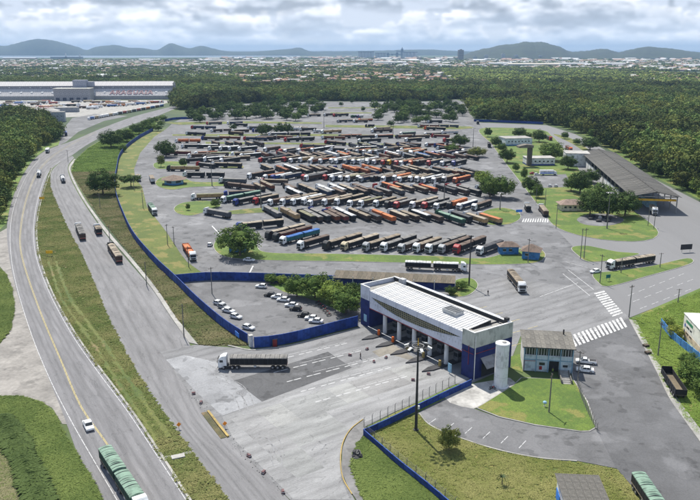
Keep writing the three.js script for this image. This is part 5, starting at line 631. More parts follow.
{ const p = P(275, 346.8), q = P(266, 347.4), t = heading(q, p), g = group(p.x, p.y + 0.22, t, 0.06); mesh('door_leaf', [bx(1.1, 2.1, 0.1, 0, 1.05, 0)], M.paint(120, 24, 30), g); mesh('frame', [bx(1.5, 0.14, 0.14, 0, 2.2, 0), bx(0.16, 2.2, 0.14, -0.65, 1.1, 0), bx(0.16, 2.2, 0.14, 0.65, 1.1, 0)], M.black, g); top(g, 'wall_door', 'dark red door in the car park wall', 'door'); }
{ const p = P(251, 346.5), g = group(p.x, p.y, 0.5, 0.06); mesh('pillar', [bx(1.0, 3.2, 1.0, 0, 1.6, 0)], M.offWhite, g); mesh('cap', [bx(1.2, 0.15, 1.2, 0, 3.28, 0)], M.concretePale, g); top(g, 'gate_pillar', 'white pillar at the car park entrance', 'pillar'); }
wallAlong('low_wall', 'low blue wall from the plaza corner to the gate', [[364, 436], [384, 427], [419, 410], [445, 397.5], [471, 385.5]], 1.5, blues, 4);
wallAlong('low_wall', 'low blue wall running down the weedy corner', [[364, 436.5], [385, 455], [405, 472], [425, 488], [452, 511]], 1.5, blues, 4);
wallAlong('boundary_wall', 'bright blue wall before the printed warehouse', [[661, 326], [671, 338], [685, 350], [705, 366], [730, 386]], 2.2, [M.wall(78, 140, 205), M.wall(70, 130, 196)], 3.2, 0.1, false);
wallAlong('boundary_wall', 'far blue wall beside the yard trees', [[165, 121.5], [176, 119.6], [192, 119]], 2.6, blues, 6);
wallAlong('boundary_wall', 'blue wall along the forest at the yard top', [[474, 121.5], [500, 122.6], [525, 123.6], [543, 124.4]], 2.6, blues, 6);
function wireFence(label, px, h, y, spacing) { const pts = PP(px), c = new THREE.CatmullRomCurve3(pts.map(p => v3(p.x, 0, p.y)), false, 'centripetal'), T = c.getLength(), n = Math.round(T / spacing), o = pts[0], g = group(o.x, o.y, 0, y); const post = join([cyl(0.07, 0.06, h, 0, h / 2, 0, 6), bar(v3(0, h, 0), v3(0.25, h + 0.3, 0), 0.06)]); let wires = []; for (let i = 0; i <= n; i++) { const a = c.getPointAt(i / n); const m = mesh('post', post, M.poleConcrete, g, true); m.position.set(a.x - o.x, 0, a.z - o.y); if (i < n) { const b = c.getPointAt((i + 1) / n); for (let k = 0; k < 7; k++) { const yy = 0.15 + k * (h - 0.2) / 6; wires.push(bar(v3(a.x - o.x, yy, a.z - o.y), v3(b.x - o.x, yy, b.z - o.y), 0.018)); } const m2 = Math.round(spacing / 0.3); for (let k = 0; k < m2; k++) { const t = (k + 0.5) / m2, x = mix(a.x, b.x, t) - o.x, z = mix(a.z, b.z, t) - o.y; wires.push(bx(0.016, h - 0.1, 0.016, x, h / 2, z)); } } } mesh('wire_mesh', wires, M.steel, g); return top(g, 'wire_fence', label, 'fence'); }
wireFence('wire fence with posts along the plaza edge', [[364, 428], [383, 419.5], [407, 407.5], [430, 396], [455, 384]], 2.3, 0.09, 2.4);
wireFence('wire fence with posts inside the low wall', [[367, 436], [388, 454], [408, 471], [428, 487], [455, 510]], 2.4, 0.06, 3.0);
wireFence('wire fence beside the office steps', [[577, 384], [582, 400], [590, 418], [597, 432]], 1.8, 0.2, 1.6);
// ------------------------------------------------------------------ poles, masts, signs, small furniture
function utilityPole() { const g = new THREE.Group(); mesh('pole', [cyl(0.17, 0.11, 9.5, 0, 4.75, 0, 8)], M.poleConcrete, g); mesh('crossarm', [bx(1.9, 0.12, 0.12, 0, 8.9, 0)], M.wood, g); for (const x of [-0.85, -0.3, 0.3, 0.85]) mesh('insulator', [cyl(0.05, 0.05, 0.22, x, 9.07, 0, 6)], M.wood, g); return g; }
const pole0 = utilityPole();
function pole(u, v, label, s = 1, grp = 'utility poles', y = 0.1, turn = 0) { const p = pole0.clone(), q = P(u, v); p.position.set(q.x, y, q.y); p.scale.set(1, s, 1); p.rotation.y = turn; return top(p, 'utility_pole', label, 'pole', grp); }
for (const [u, v, l, s, y] of [[146.6, 286, 'concrete pole halfway along the frontage sidewalk', 0.9, 0.2], [184, 337.5, 'concrete pole at the low end of the frontage sidewalk', 1.05, 0.2], [212, 294, 'concrete pole with crossarm in the car park', 1.0, 0.06], [167.6, 245, 'concrete pole beside the yard road above the orange truck', 0.95, 0.06], [174, 244, 'thin pole beside the yard road by the orange truck', 0.8, 0.06], [188.6, 267, 'concrete pole at the wall corner of the yard road', 0.85, 0.06], [143, 208, 'concrete pole beside the yard road above the green-topped truck', 1.0, 0.06], [100, 208, 'concrete pole on the frontage sidewalk near the dark tree', 0.8, 0.2], [68, 162, 'concrete pole where the frontage road begins', 0.9, 0.2], [110, 244, 'concrete pole beside the last frontage truck', 0.85, 0.06], [134, 190, 'concrete pole by the spreading wall tree', 0.9, 0.06], [580.5, 259.5, 'left of two paired poles on the small lawn', 1.3, 0.24], [584, 259, 'right of two paired poles on the small lawn', 1.3, 0.24], [600, 283.5, 'concrete pole on the tapering lawn corner', 1.1, 0.24], [629, 317.5, 'concrete pole at the zebra crossing', 1.1, 0.1], [658, 356, 'concrete pole beside the empty black trailer', 1.0, 0.2], [549, 413, 'lamp pole in the middle of the office lawn', 1.0, 0.24], [545, 207, 'concrete pole at the edge of the east road', 1.0, 0.24], [556, 229, 'concrete pole at the large lawn corner', 1.2, 0.24], [648, 226, 'left pole before the shed mouth', 1.1, 0.1], [654, 229, 'right pole before the shed mouth', 1.1, 0.1], [528, 263, 'concrete pole beside the end kiosk', 1.0, 0.22], [578, 380, 'thin pole beside the office steps', 0.8, 0.2], [621, 273.5, 'short pole behind the stopped bulk truck', 0.6, 0.24], [660, 268, 'short pole on the tapering lawn', 0.6, 0.24], [678, 303, 'short pole on the bright verge', 0.5, 0.1], [536, 203, 'thin pole on the large lawn', 0.9, 0.24]]) pole(u, v, l, s, 'utility poles', y, u * 0.7);
function mast(u, v, h, label, y = 0.1, grp = 'yard light masts') { const p = P(u, v), g = group(p.x, p.y, u, y); mesh('shaft', [cyl(0.3, 0.13, h, 0, h / 2, 0, 12), cyl(0.5, 0.5, 0.3, 0, 0.15, 0, 12)], M.poleConcrete, g); mesh('ring', [new THREE.TorusGeometry(1.0, 0.07, 6, 20).rotateX(Math.PI / 2).translate(0, h - 0.1, 0), ...[0, 1, 2, 3].map(i => bx(2.0, 0.08, 0.08, 0, h - 0.1, 0, i * Math.PI / 4))], M.steel, g); for (let i = 0; i < 8; i++) { const a = i * Math.PI / 4; const f = mesh('floodlight', [bx(0.75, 0.16, 0.5)], M.steel, g); f.position.set(Math.cos(a) * 1.5, h - 0.1, -Math.sin(a) * 1.5); f.rotation.set(0, a, -0.35); } return top(g, 'light_mast', label, 'light mast', grp); }
{ // big mast on the lower lawn
  const p = P(416, 430.5), h = 19.6, g = group(p.x, p.y, 0.2, 0.06); mesh('shaft', [cyl(0.34, 0.16, h, 0, h / 2, 0, 14), cyl(0.6, 0.6, 0.25, 0, 0.12, 0, 14)], M.black, g); mesh('service_box', [bx(0.5, 0.7, 0.4, 0.4, 5.4, 0)], M.offWhite, g); mesh('ring', [new THREE.TorusGeometry(1.2, 0.09, 6, 24).rotateX(Math.PI / 2).translate(0, h, 0), new THREE.TorusGeometry(2.2, 0.06, 6, 28).rotateX(Math.PI / 2).translate(0, h + 0.05, 0)], M.steel, g); for (let i = 0; i < 12; i++) { const a = i * Math.PI / 6, arm = mesh('arm', [bx(2.3, 0.09, 0.09, 1.15, 0, 0)], M.darkSteel, g); arm.position.y = h; arm.rotation.y = a; const f = mesh('floodlight', [bx(0.95, 0.2, 0.6)], i % 2 ? M.offWhite : M.darkSteel, g); f.position.set(Math.cos(a) * 2.45, h - 0.05, -Math.sin(a) * 2.45); f.rotation.set(0, a, -0.4); } mesh('finial', [cyl(0.12, 0.03, 1.6, 0, h + 0.9, 0, 8)], M.signYellow, g); top(g, 'light_mast', 'tall black light mast with floodlight crown on the lower lawn', 'light mast');
}
{ const p = P(469, 286), g = group(p.x, p.y, 0, 0.2), h = 18; mesh('shaft', [cyl(0.28, 0.15, h, 0, h / 2, 0, 12)], M.black, g); for (const s of [-1, 1]) mesh('floodlight', [bx(0.7, 0.3, 0.5, s * 0.5, h - 0.3, 0)], M.darkSteel, g); top(g, 'light_mast', 'dark pole with two lamps on the bed behind the gate', 'light mast'); }
for (const [u, v, h, l] of [[261, 208, 16, 'light mast beside the second truck row'], [444, 206, 17, 'light mast among the third truck row'], [364.5, 169, 17, 'light mast in the middle of the truck rows'], [324, 128, 18, 'light mast by the bright far grass strip'], [393, 138, 18, 'light mast before the far grove'], [473, 147, 16, 'light mast at the east road near a yard tree'], [500, 210, 9, 'light pole on the rounded lawn'], [607, 229, 17, 'light mast on the large lawn beside the sculpture patch'], [302, 146, 17, 'light mast in the sparse middle bays'], [212, 186, 16, 'light mast by the left truck rows']]) mast(u, v, h, l);
function sign(u, v, w, h, y, mat, label, turn, cat = 'sign', legs = true) { const p = P(u, v), g = group(p.x, p.y, turn, 0.06); mesh('board', [bx(w, h, 0.08, 0, y + h / 2, 0)], mat, g); for (const s of legs ? [-1, 1] : [0]) mesh('post', [bx(0.09, y + h, 0.09, s * w * 0.35, (y + h) / 2, -0.1)], M.steel, g); return top(g, 'road_sign', label, cat, 'road signs'); }
sign(49.5, 256.5, 2.6, 1.2, 1.2, M.signYellow, 'larger yellow sign on the median', 0.1); sign(42, 201.5, 2.8, 1.3, 1.2, M.signYellow, 'smaller looking yellow sign high on the median', 0.1); sign(608, 281.5, 1.8, 1.3, 1.2, M.wall(30, 110, 110), 'teal sign on the tapering lawn corner', 0.3); sign(686, 252.5, 5.2, 2.2, 1.2, M.black, 'wide dark board beyond the tapering lawn', 0.2); sign(519, 214.5, 3.2, 1.2, 1.2, M.signBlue, 'blue sign on the rounded lawn', 0.1);
for (const [u, v, l] of [[179, 429.5, 'orange diamond sign on the median edge'], [225, 428.5, 'orange diamond sign on the plaza divider']]) { const p = P(u, v), g = group(p.x, p.y, 0.5, 0.06); mesh('board', [bx(0.75, 0.75, 0.06, 0, 0, 0, 0, Math.PI / 4).translate(0, 1.15, 0)], M.signOrange, g); mesh('post', [cyl(0.05, 0.05, 1.1, 0, 0.55, -0.06, 6)], M.steel, g); top(g, 'road_sign', l, 'sign', 'road signs'); }
{ const p = P(239.5, 340.5), q = P(231, 333), g = group(p.x - 0.5, p.y + 0.9, heading(q, p), 0.06); mesh('board', [bx(2.8, 1.3, 0.1, 0, 2.2, 0)], M.signBlue, g); for (const s of [-1, 1]) mesh('post', [bx(0.1, 1.8, 0.1, s, 0.9, -0.05)], M.steel, g); top(g, 'road_sign', 'bright blue board at the end of the diagonal wall', 'sign', 'road signs'); }
{ // red and white divider blocks on the plaza
  const bl = new THREE.Group(); mesh('block', [prism([[-0.5, 0], [0.5, 0], [0.32, 0.75], [-0.32, 0.75]], 1.2, 0.04)], M.paint(88, 34, 42), bl); mesh('band', [bx(0.82, 0.2, 1.22, 0, 0.36, 0)], M.offWhite, bl);
  for (const [u, v] of [[350, 356], [367, 350], [374, 362.5], [386, 358.5], [413, 381], [428.6, 375], [193.5, 394.5], [201, 403.5], [249, 457], [263.5, 473.5], [283, 493]]) { const b = bl.clone(), p = P(u, v); b.position.set(p.x, 0.1, p.y); b.rotation.y = u; b.scale.setScalar(0.72); top(b, 'divider_block', 'dark red and white divider block standing on the plaza', 'traffic block', 'divider blocks on the plaza'); }
  const pts = curve(PP([[208, 412], [218, 425], [228, 437.5]]), 10), g = group(0, 0, 0, 0); mesh('rail', pts.slice(1).map((p, i) => bar(v3(pts[i].x, 0.26, pts[i].y), v3(p.x, 0.26, p.y), 0.5, 0.34)), M.yellowPaint, g); mesh('weeds_bed', [...pts.slice(1).map((p, i) => bar(v3(pts[i].x - 0.9, 0.12, pts[i].y + 0.4), v3(p.x - 0.9, 0.12, p.y + 0.4), 1.2, 0.1))], M.ditch, g); top(g, 'plaza_divider', 'yellow painted divider kerb between frontage road and plaza', 'kerb');
}
{ // rubble along the plaza seam
  const r = rng(88), c = curve(PP([[190, 390], [208, 412], [232, 441], [264, 474], [290, 500]]), 200), L = []; for (let i = 0; i < 200; i += 2) { const p = c[i], s = 0.04 + r() * 0.11; const q = new THREE.DodecahedronGeometry(s, 0); q.translate(p.x + (r() - 0.5) * 1.5, 0.1 + s * 0.3, p.y + (r() - 0.5) * 1.5); L.push(q); } const m = mesh('rubble', L, M.concrete); top(m, 'rubble', 'loose broken stones along the plaza seam', 'rubble', null, 'stuff');
}
{ // two manhole blocks, tree stump heap, people
  const p = P(360, 458), g = group(p.x, p.y, 0.4, 0.06), r = rng(12); for (let i = 0; i < 8; i++) { const s = 0.4 + r() * 0.6, b = new THREE.DodecahedronGeometry(s, 0); b.scale(0.8 + r() * 0.8, 0.5 + r() * 0.5, 0.7 + r() * 0.6); mesh('stone', [b.rotateY(r() * 6).translate((r() - 0.5) * 2, s * 0.5 + (i > 4 ? 0.7 : 0), (r() - 0.5) * 1.6)], i % 3 ? M.black : M.poleConcrete, g); } top(g, 'stone_heap', 'dark heap of stones in the weedy corner', 'stones');
  for (const [u, v, l] of [[646, 347, 'brown pallet stack beside the office street'], [648, 354, 'second brown pallet stack beside the office street']]) { const q = P(u, v), k = group(q.x, q.y, 0.3, 0.22); for (let i = 0; i < 5; i++) mesh('plank', [bx(1.5, 0.08, 0.22, 0, 0.5, -0.5 + i * 0.25)], M.wood, k); for (let i = 0; i < 3; i++) mesh('bearer', [bx(0.12, 0.46, 1.2, -0.65 + i * 0.65, 0.23, 0)], M.wood, k); top(k, 'pallet_stack', l, 'pallets'); }
  const sc = P(600, 220), sg = group(sc.x, sc.y, 0, 0.26); for (let i = 0; i < 6; i++) { const a = i / 6 * Math.PI * 2, b = mesh('stone', [new THREE.DodecahedronGeometry(1.1, 1).scale(1.4, 0.6, 1)], M.black, sg); b.position.set(Math.cos(a) * 4.2, 0.5, Math.sin(a) * 5.5); } mesh('centre_stone', [new THREE.DodecahedronGeometry(1.0, 1).scale(1, 1.2, 1).translate(0, 0.8, 0)], M.concrete, sg); top(sg, 'stone_ring', 'ring of dark stones on the round paved patch', 'stones');
}
function person(u, v, label, shirt, y = 0.1, turn = 0) { // standing figure as one surface of revolution-like loft
  const p = P(u, v), g = group(p.x, p.y, turn, y); const limb = (a, b, r0, r1) => { const d = new THREE.Vector3().subVectors(b, a), L = d.length(), c = new THREE.CylinderGeometry(r1, r0, L, 8, 1); c.applyQuaternion(new THREE.Quaternion().setFromUnitVectors(v3(0, 1, 0), d.normalize())); return c.translate((a.x + b.x) / 2, (a.y + b.y) / 2, (a.z + b.z) / 2); };
  const torso = new THREE.LatheGeometry([[0, 0.82], [0.17, 0.84], [0.16, 1.05], [0.2, 1.35], [0.16, 1.46], [0.06, 1.5], [0.055, 1.56], [0.09, 1.62], [0.1, 1.7], [0.07, 1.78], [0, 1.8]].map(a => new THREE.Vector2(...a)), 12).scale(0.75, 1, 1.1); mesh('body', [torso, limb(v3(0, 1.4, 0.22), v3(0.05, 1.08, 0.28), 0.06, 0.045), limb(v3(0.05, 1.08, 0.28), v3(0.16, 0.84, 0.25), 0.045, 0.035), limb(v3(0, 1.4, -0.22), v3(-0.04, 1.08, -0.28), 0.06, 0.045), limb(v3(-0.04, 1.08, -0.28), v3(0.02, 0.83, -0.27), 0.045, 0.035)], M.wall(120, 82, 62), g); mesh('shirt', [new THREE.LatheGeometry([[0.18, 0.9], [0.18, 1.05], [0.22, 1.36], [0.13, 1.49]].map(a => new THREE.Vector2(...a)), 12).scale(0.78, 1, 1.1)], shirt, g); mesh('trousers', [limb(v3(0, 0.9, 0.09), v3(0.08, 0.48, 0.1), 0.1, 0.07), limb(v3(0.08, 0.48, 0.1), v3(0.02, 0.04, 0.1), 0.07, 0.05), limb(v3(0, 0.9, -0.09), v3(-0.05, 0.48, -0.1), 0.1, 0.07), limb(v3(-0.05, 0.48, -0.1), v3(-0.14, 0.04, -0.1), 0.07, 0.05), bx(0.26, 0.08, 0.1, 0.06, 0.04, 0.1), bx(0.26, 0.08, 0.1, -0.1, 0.04, -0.1)], M.wall(50, 56, 76), g); mesh('hair', [new THREE.SphereGeometry(0.1, 8, 6, 0, 6.3, 0, 1.5).scale(0.9, 1, 1.05).translate(-0.01, 1.72, 0)], M.black, g); return top(g, 'person', label, 'person'); }
person(488, 295, 'person in dark clothes walking on the plaza behind the gate', M.wall(50, 52, 60), 0.09, 0.6); person(552.5, 374.5, 'person in green shirt standing at the office entrance', M.wall(130, 170, 60), 0.1, -1.2); person(360.5, 359, 'person in dark clothes crossing the front plaza', M.wall(46, 46, 54), 0.1, 0.2);
{ const p = P(544.5, 407), g = group(p.x, p.y, 0, 0.24); mesh('stand', [cyl(0.05, 0.05, 1.1, 0, 0.55, 0, 6), cyl(0.25, 0.25, 0.06, 0, 0.03, 0, 10)], M.steel, g); mesh('dish', [new THREE.SphereGeometry(0.55, 14, 6, 0, 6.3, 0, 1.0).rotateX(0.5).translate(0, 0.75, 0)], M.skyBlue, g); top(g, 'satellite_dish', 'pale blue dish on the office lawn', 'dish'); }
// ------------------------------------------------------------------ vegetation
function crownGeo(seed, rx, ry, rz, cy, clumps, leaves, size, flatTop = 0, core = true) {
  const r = rng(seed), pos = [], col = [], idx = [], C = []; let n = 0; const g3 = () => { const a = r() * 6.2832, z = r() * 2 - 1, s = Math.sqrt(1 - z * z); return [s * Math.cos(a), z, s * Math.sin(a)]; };
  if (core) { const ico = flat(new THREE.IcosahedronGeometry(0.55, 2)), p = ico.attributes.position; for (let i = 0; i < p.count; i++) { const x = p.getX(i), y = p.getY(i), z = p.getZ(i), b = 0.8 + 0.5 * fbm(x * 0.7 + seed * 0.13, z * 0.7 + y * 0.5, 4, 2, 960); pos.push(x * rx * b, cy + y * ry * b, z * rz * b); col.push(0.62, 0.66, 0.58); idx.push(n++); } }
  for (let c = 0; c < clumps; c++) {
    const d = g3(), q = 0.62 + 0.34 * Math.sqrt(r()), lump = 0.85 + 0.3 * r(); let y = d[1]; if (y < -0.45) y = -0.45 + (y + 0.45) * 0.3; if (flatTop && y > 0) y *= 1 - flatTop; const cx = d[0] * q * rx * lump, cyy = cy + y * q * ry * lump, cz = d[2] * q * rz * lump, cr = (0.20 + 0.14 * r()) * (rx + ry + rz) / 3, tone = 0.78 + 0.44 * r(), warm = (r() - 0.5) * 0.22;
    for (let l = 0; l < leaves; l++) {
      const e = g3(), f = cr * (0.45 + 0.55 * Math.sqrt(r())), o = [cx + e[0] * f, cyy + e[1] * f * 0.8, cz + e[2] * f]; const nx = e[0] + (r() - 0.5) * 1.2, ny = e[1] * 0.8 + 0.5 + (r() - 0.5) * 1.0, nz = e[2] + (r() - 0.5) * 1.2, N = new THREE.Vector3(nx, ny, nz).normalize(), T = new THREE.Vector3(r() - 0.5, r() - 0.5, r() - 0.5).cross(N).normalize(), B = T.clone().cross(N), s = size * (0.6 + 0.8 * r()), w = s * (0.45 + 0.3 * r()), t = tone * (0.82 + 0.36 * r());
      for (const [a, b] of [[-1, 0], [0, -1], [1, 0], [0, 1]]) { pos.push(o[0] + T.x * a * s + B.x * b * w, o[1] + T.y * a * s + B.y * b * w, o[2] + T.z * a * s + B.z * b * w); col.push(t * (1 + warm), t, t * (1 - warm * 0.8)); } idx.push(n, n + 1, n + 2, n, n + 2, n + 3); n += 4;
    }
  }
  const g = new THREE.BufferGeometry(); g.setAttribute('position', new THREE.Float32BufferAttribute(pos, 3)); g.setAttribute('color', new THREE.Float32BufferAttribute(col, 3)); g.setIndex(idx); g.computeVertexNormals(); return g;
}
function trunkGeo(seed, h, r0, spread) { const r = rng(seed), L = [cyl(r0, r0 * 0.6, h, 0, h / 2, 0, 8)]; for (let i = 0; i < 5; i++) { const a = i * 1.257 + r(), s = spread * (0.5 + 0.4 * r()); const p0 = v3(0, h * (0.6 + 0.3 * r()), 0), p1 = v3(Math.cos(a) * s, h * (1.25 + 0.35 * r()), Math.sin(a) * s), d = p1.clone().sub(p0), len = d.length(), c = new THREE.CylinderGeometry(r0 * 0.2, r0 * 0.5, len, 6); c.applyQuaternion(new THREE.Quaternion().setFromUnitVectors(v3(0, 1, 0), d.normalize())); L.push(c.translate((p0.x + p1.x) / 2, (p0.y + p1.y) / 2, (p0.z + p1.z) / 2)); } return join(L); }
const LEAF = { dark: M.leaf(0.062, 0.098, 0.026), mid: M.leaf(0.095, 0.145, 0.034), light: M.leaf(0.17, 0.225, 0.045), olive: M.leaf(0.15, 0.17, 0.045), yellow: M.leaf(0.26, 0.29, 0.06), forest: M.leaf(0.138, 0.182, 0.046), sun_tinted_forest: M.leaf(0.21, 0.26, 0.062) };  // last entry: forest leaf colour brightened to paint in sunlight
// near trees: crown 10 m wide, 8 m tall by default, scaled
const near = [1, 2, 3].map(i => ({ crown: crownGeo(1000 + i, 5, 4.5, 5, 5.4, 90, 56, 0.25), trunk: trunkGeo(1100 + i, 2.9, 0.3, 3.2) })), midT = [1, 2, 3, 4].map(i => ({ crown: crownGeo(1200 + i, 5, 4.4, 5, 5.3, 46, 24, 0.42), trunk: trunkGeo(1300 + i, 2.8, 0.26, 3) })), umbrellaT = [1, 2].map(i => ({ crown: crownGeo(1400 + i, 5.4, 2.6, 5.4, 6.0, 64, 40, 0.30, 0.35), trunk: trunkGeo(1500 + i, 4.4, 0.25, 3.6) }));
let treeSeed = rng(2024);
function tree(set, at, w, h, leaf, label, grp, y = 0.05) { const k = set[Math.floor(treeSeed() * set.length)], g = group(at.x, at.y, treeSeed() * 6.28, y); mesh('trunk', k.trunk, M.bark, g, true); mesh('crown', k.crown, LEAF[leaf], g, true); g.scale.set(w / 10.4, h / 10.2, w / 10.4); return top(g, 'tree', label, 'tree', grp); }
for (const [u, v, w, h, leaf, label, set, y] of [
  [103, 195, 18, 15, 'dark', 'big dark round tree beside the blue wall', near], [111, 147.5, 20, 15, 'dark', 'wide dark tree on the green bank', near], [127, 142, 13, 12, 'dark', 'smaller dark tree on the green bank', near], [139, 134.5, 12, 11, 'dark', 'dark tree near the top of the green bank', near], [146, 128, 11, 9, 'mid', 'last tree at the top of the green bank', near], [131, 187, 12.5, 9, 'dark', 'spreading flat tree beside the yard road', umbrellaT], [123, 152, 7, 6, 'mid', 'small tree against the bend of the wall', near], [166, 157, 17, 13, 'dark', 'dark tree on the left edge of the yard', near, 0.2], [161, 167, 6, 9, 'olive', 'thin palm-like tree on the small lawn', midT, 0.22],
  [240, 256, 17.5, 12.5, 'mid', 'round dense tree over the kiosk corner', near, 0.22], [216, 207.5, 5.5, 4.6, 'mid', 'round bush on the first kerbed lawn', near, 0.22], [188, 210.5, 2.5, 3.6, 'mid', 'tiny tree on the first kerbed lawn', near, 0.22], [183, 167, 6, 6.5, 'dark', 'small dark tree by the left rows', near, 0.22],
  [490, 197, 14, 12, 'mid', 'left of two joined trees beside the east road', near, 0.1], [501, 198, 15, 12.5, 'mid', 'right of two joined trees beside the east road', near, 0.1], [460, 147, 16, 11, 'dark', 'dark tree at the end of the middle bays', near, 0.1], [477, 157, 14, 8, 'olive', 'olive tree beside the east road', near, 0.1], [452, 153, 11, 8, 'mid', 'tree among the right middle bays', midT, 0.1], [483, 185, 12, 9, 'light', 'yellow-green tree beside the east road', near, 0.1],
  [590, 216, 14, 12.5, 'dark', 'left tree of the dark clump by the shed', near, 0.24], [607, 218, 16, 13.5, 'dark', 'middle tree of the dark clump by the shed', near, 0.24], [625, 216, 14.5, 12.5, 'dark', 'right tree of the dark clump by the shed', near, 0.24], [600, 205, 15, 12, 'mid', 'light-topped tree behind the dark clump', near, 0.24], [580, 193.5, 13, 13, 'dark', 'upright dark tree beside the cream hut', near, 0.24], [571, 191, 9, 9, 'mid', 'lighter tree left of the upright tree', near, 0.24], [591, 183, 12, 9, 'dark', 'tree against the shed wall', near, 0.24], [531, 193.5, 10.5, 10, 'dark', 'tree at the edge of the staff car park', near, 0.24], [538, 198, 7, 8, 'mid', 'small tree below the staff car park', near, 0.24],
  [519, 138, 13, 10, 'dark', 'tree above the first white office', near, 0.24], [527, 142, 11, 9, 'dark', 'tree right of the first white office', near, 0.24], [539, 142, 13, 11, 'dark', 'tree beside the red-cab truck', near, 0.24], [552, 161, 20, 14, 'mid', 'broad tree behind the white offices', near, 0.24], [568, 169.5, 12, 10, 'dark', 'tree before the far shed end', near, 0.24], [488, 137, 8, 9, 'dark', 'first tree along the east road lawn', near, 0.24], [496, 147, 9.5, 9, 'dark', 'second tree along the east road lawn', near, 0.24], [502, 152, 7.5, 7.5, 'mid', 'third tree along the east road lawn', near, 0.24], [507, 163, 12, 11, 'dark', 'fourth tree along the east road lawn', near, 0.24], [516, 172, 5, 6, 'mid', 'fifth small tree along the east road lawn', near, 0.24], [524, 180, 4.5, 8, 'mid', 'sixth thin tree along the east road lawn', near, 0.24], [590, 150, 16, 11, 'dark', 'round dark tree between the two shed roads', near, 0.1], [565, 139, 7, 7, 'mid', 'small tree beside the inspection road', near, 0.1], [577, 145, 7, 6, 'mid', 'second small tree beside the inspection road', near, 0.1],
  [297, 297, 9, 7.5, 'mid', 'left tree in the walled car park', near, 0.07], [315, 298, 11.5, 8.5, 'mid', 'middle broad tree in the walled car park', near, 0.07], [332, 303, 10, 7.5, 'light', 'yellow-green tree in the walled car park', near, 0.07], [346, 313, 10.5, 8, 'mid', 'right tree of the walled car park by the gate', near, 0.07], [353, 303, 8, 7, 'dark', 'dark tree behind the car park by the gate', near, 0.07], [271, 283.5, 5, 3.6, 'mid', 'bush against the straight blue wall', near, 0.07], [282, 284, 4.5, 3.2, 'light', 'low bush against the straight blue wall', near, 0.07],
  [449, 450.5, 4.6, 5.6, 'olive', 'bushy young tree on the lower lawn', near], [694, 384, 8, 6, 'mid', 'leafy tree beside the empty trailer', near, 0.1], [704, 398, 6, 5, 'mid', 'leafy bush below the bright blue wall', near, 0.1], [675, 338, 4.6, 4, 'yellow', 'yellow-green bush behind the bright blue wall', near, 0.1], [668, 327, 4, 3, 'light', 'low bush at the end of the bright blue wall', near, 0.1], [688, 368, 5.5, 4.2, 'mid', 'leafy bush between tree and warehouse wall', near, 0.1], [462, 290, 4.5, 3.2, 'mid', 'bush in the bed behind the gate', near, 0.2], [451, 295, 4, 3, 'dark', 'dark bush beside the storage shed', near, 0.2]]) tree(set, P(u, v), w, h, leaf, label, 'single trees', y ?? 0.05);
{ // young palm on the lower lawn
  const p = P(502, 485), g = group(p.x, p.y, 0.5, 0.05); mesh('trunk', [cyl(0.1, 0.07, 1.5, 0, 0.75, 0, 8)], M.bark, g); for (let i = 0; i < 11; i++) { const a = i / 11 * 6.283, s = new THREE.PlaneGeometry(1.5, 0.26, 6, 1), q = s.attributes.position; for (let k = 0; k < q.count; k++) { const t = (q.getX(k) + 0.75) / 1.5; q.setXYZ(k, t * 1.3, 1.5 + Math.sin(t * 2.4) * 0.55 - t * t * 0.5, q.getY(k) * (1 - 0.8 * t)); } const f = mesh('frond', [s], std({ color: new THREE.Color(0.07, 0.12, 0.04), side: THREE.DoubleSide }), g); f.rotation.y = a; } top(g, 'young_palm', 'small young palm on the lower lawn', 'palm');
}
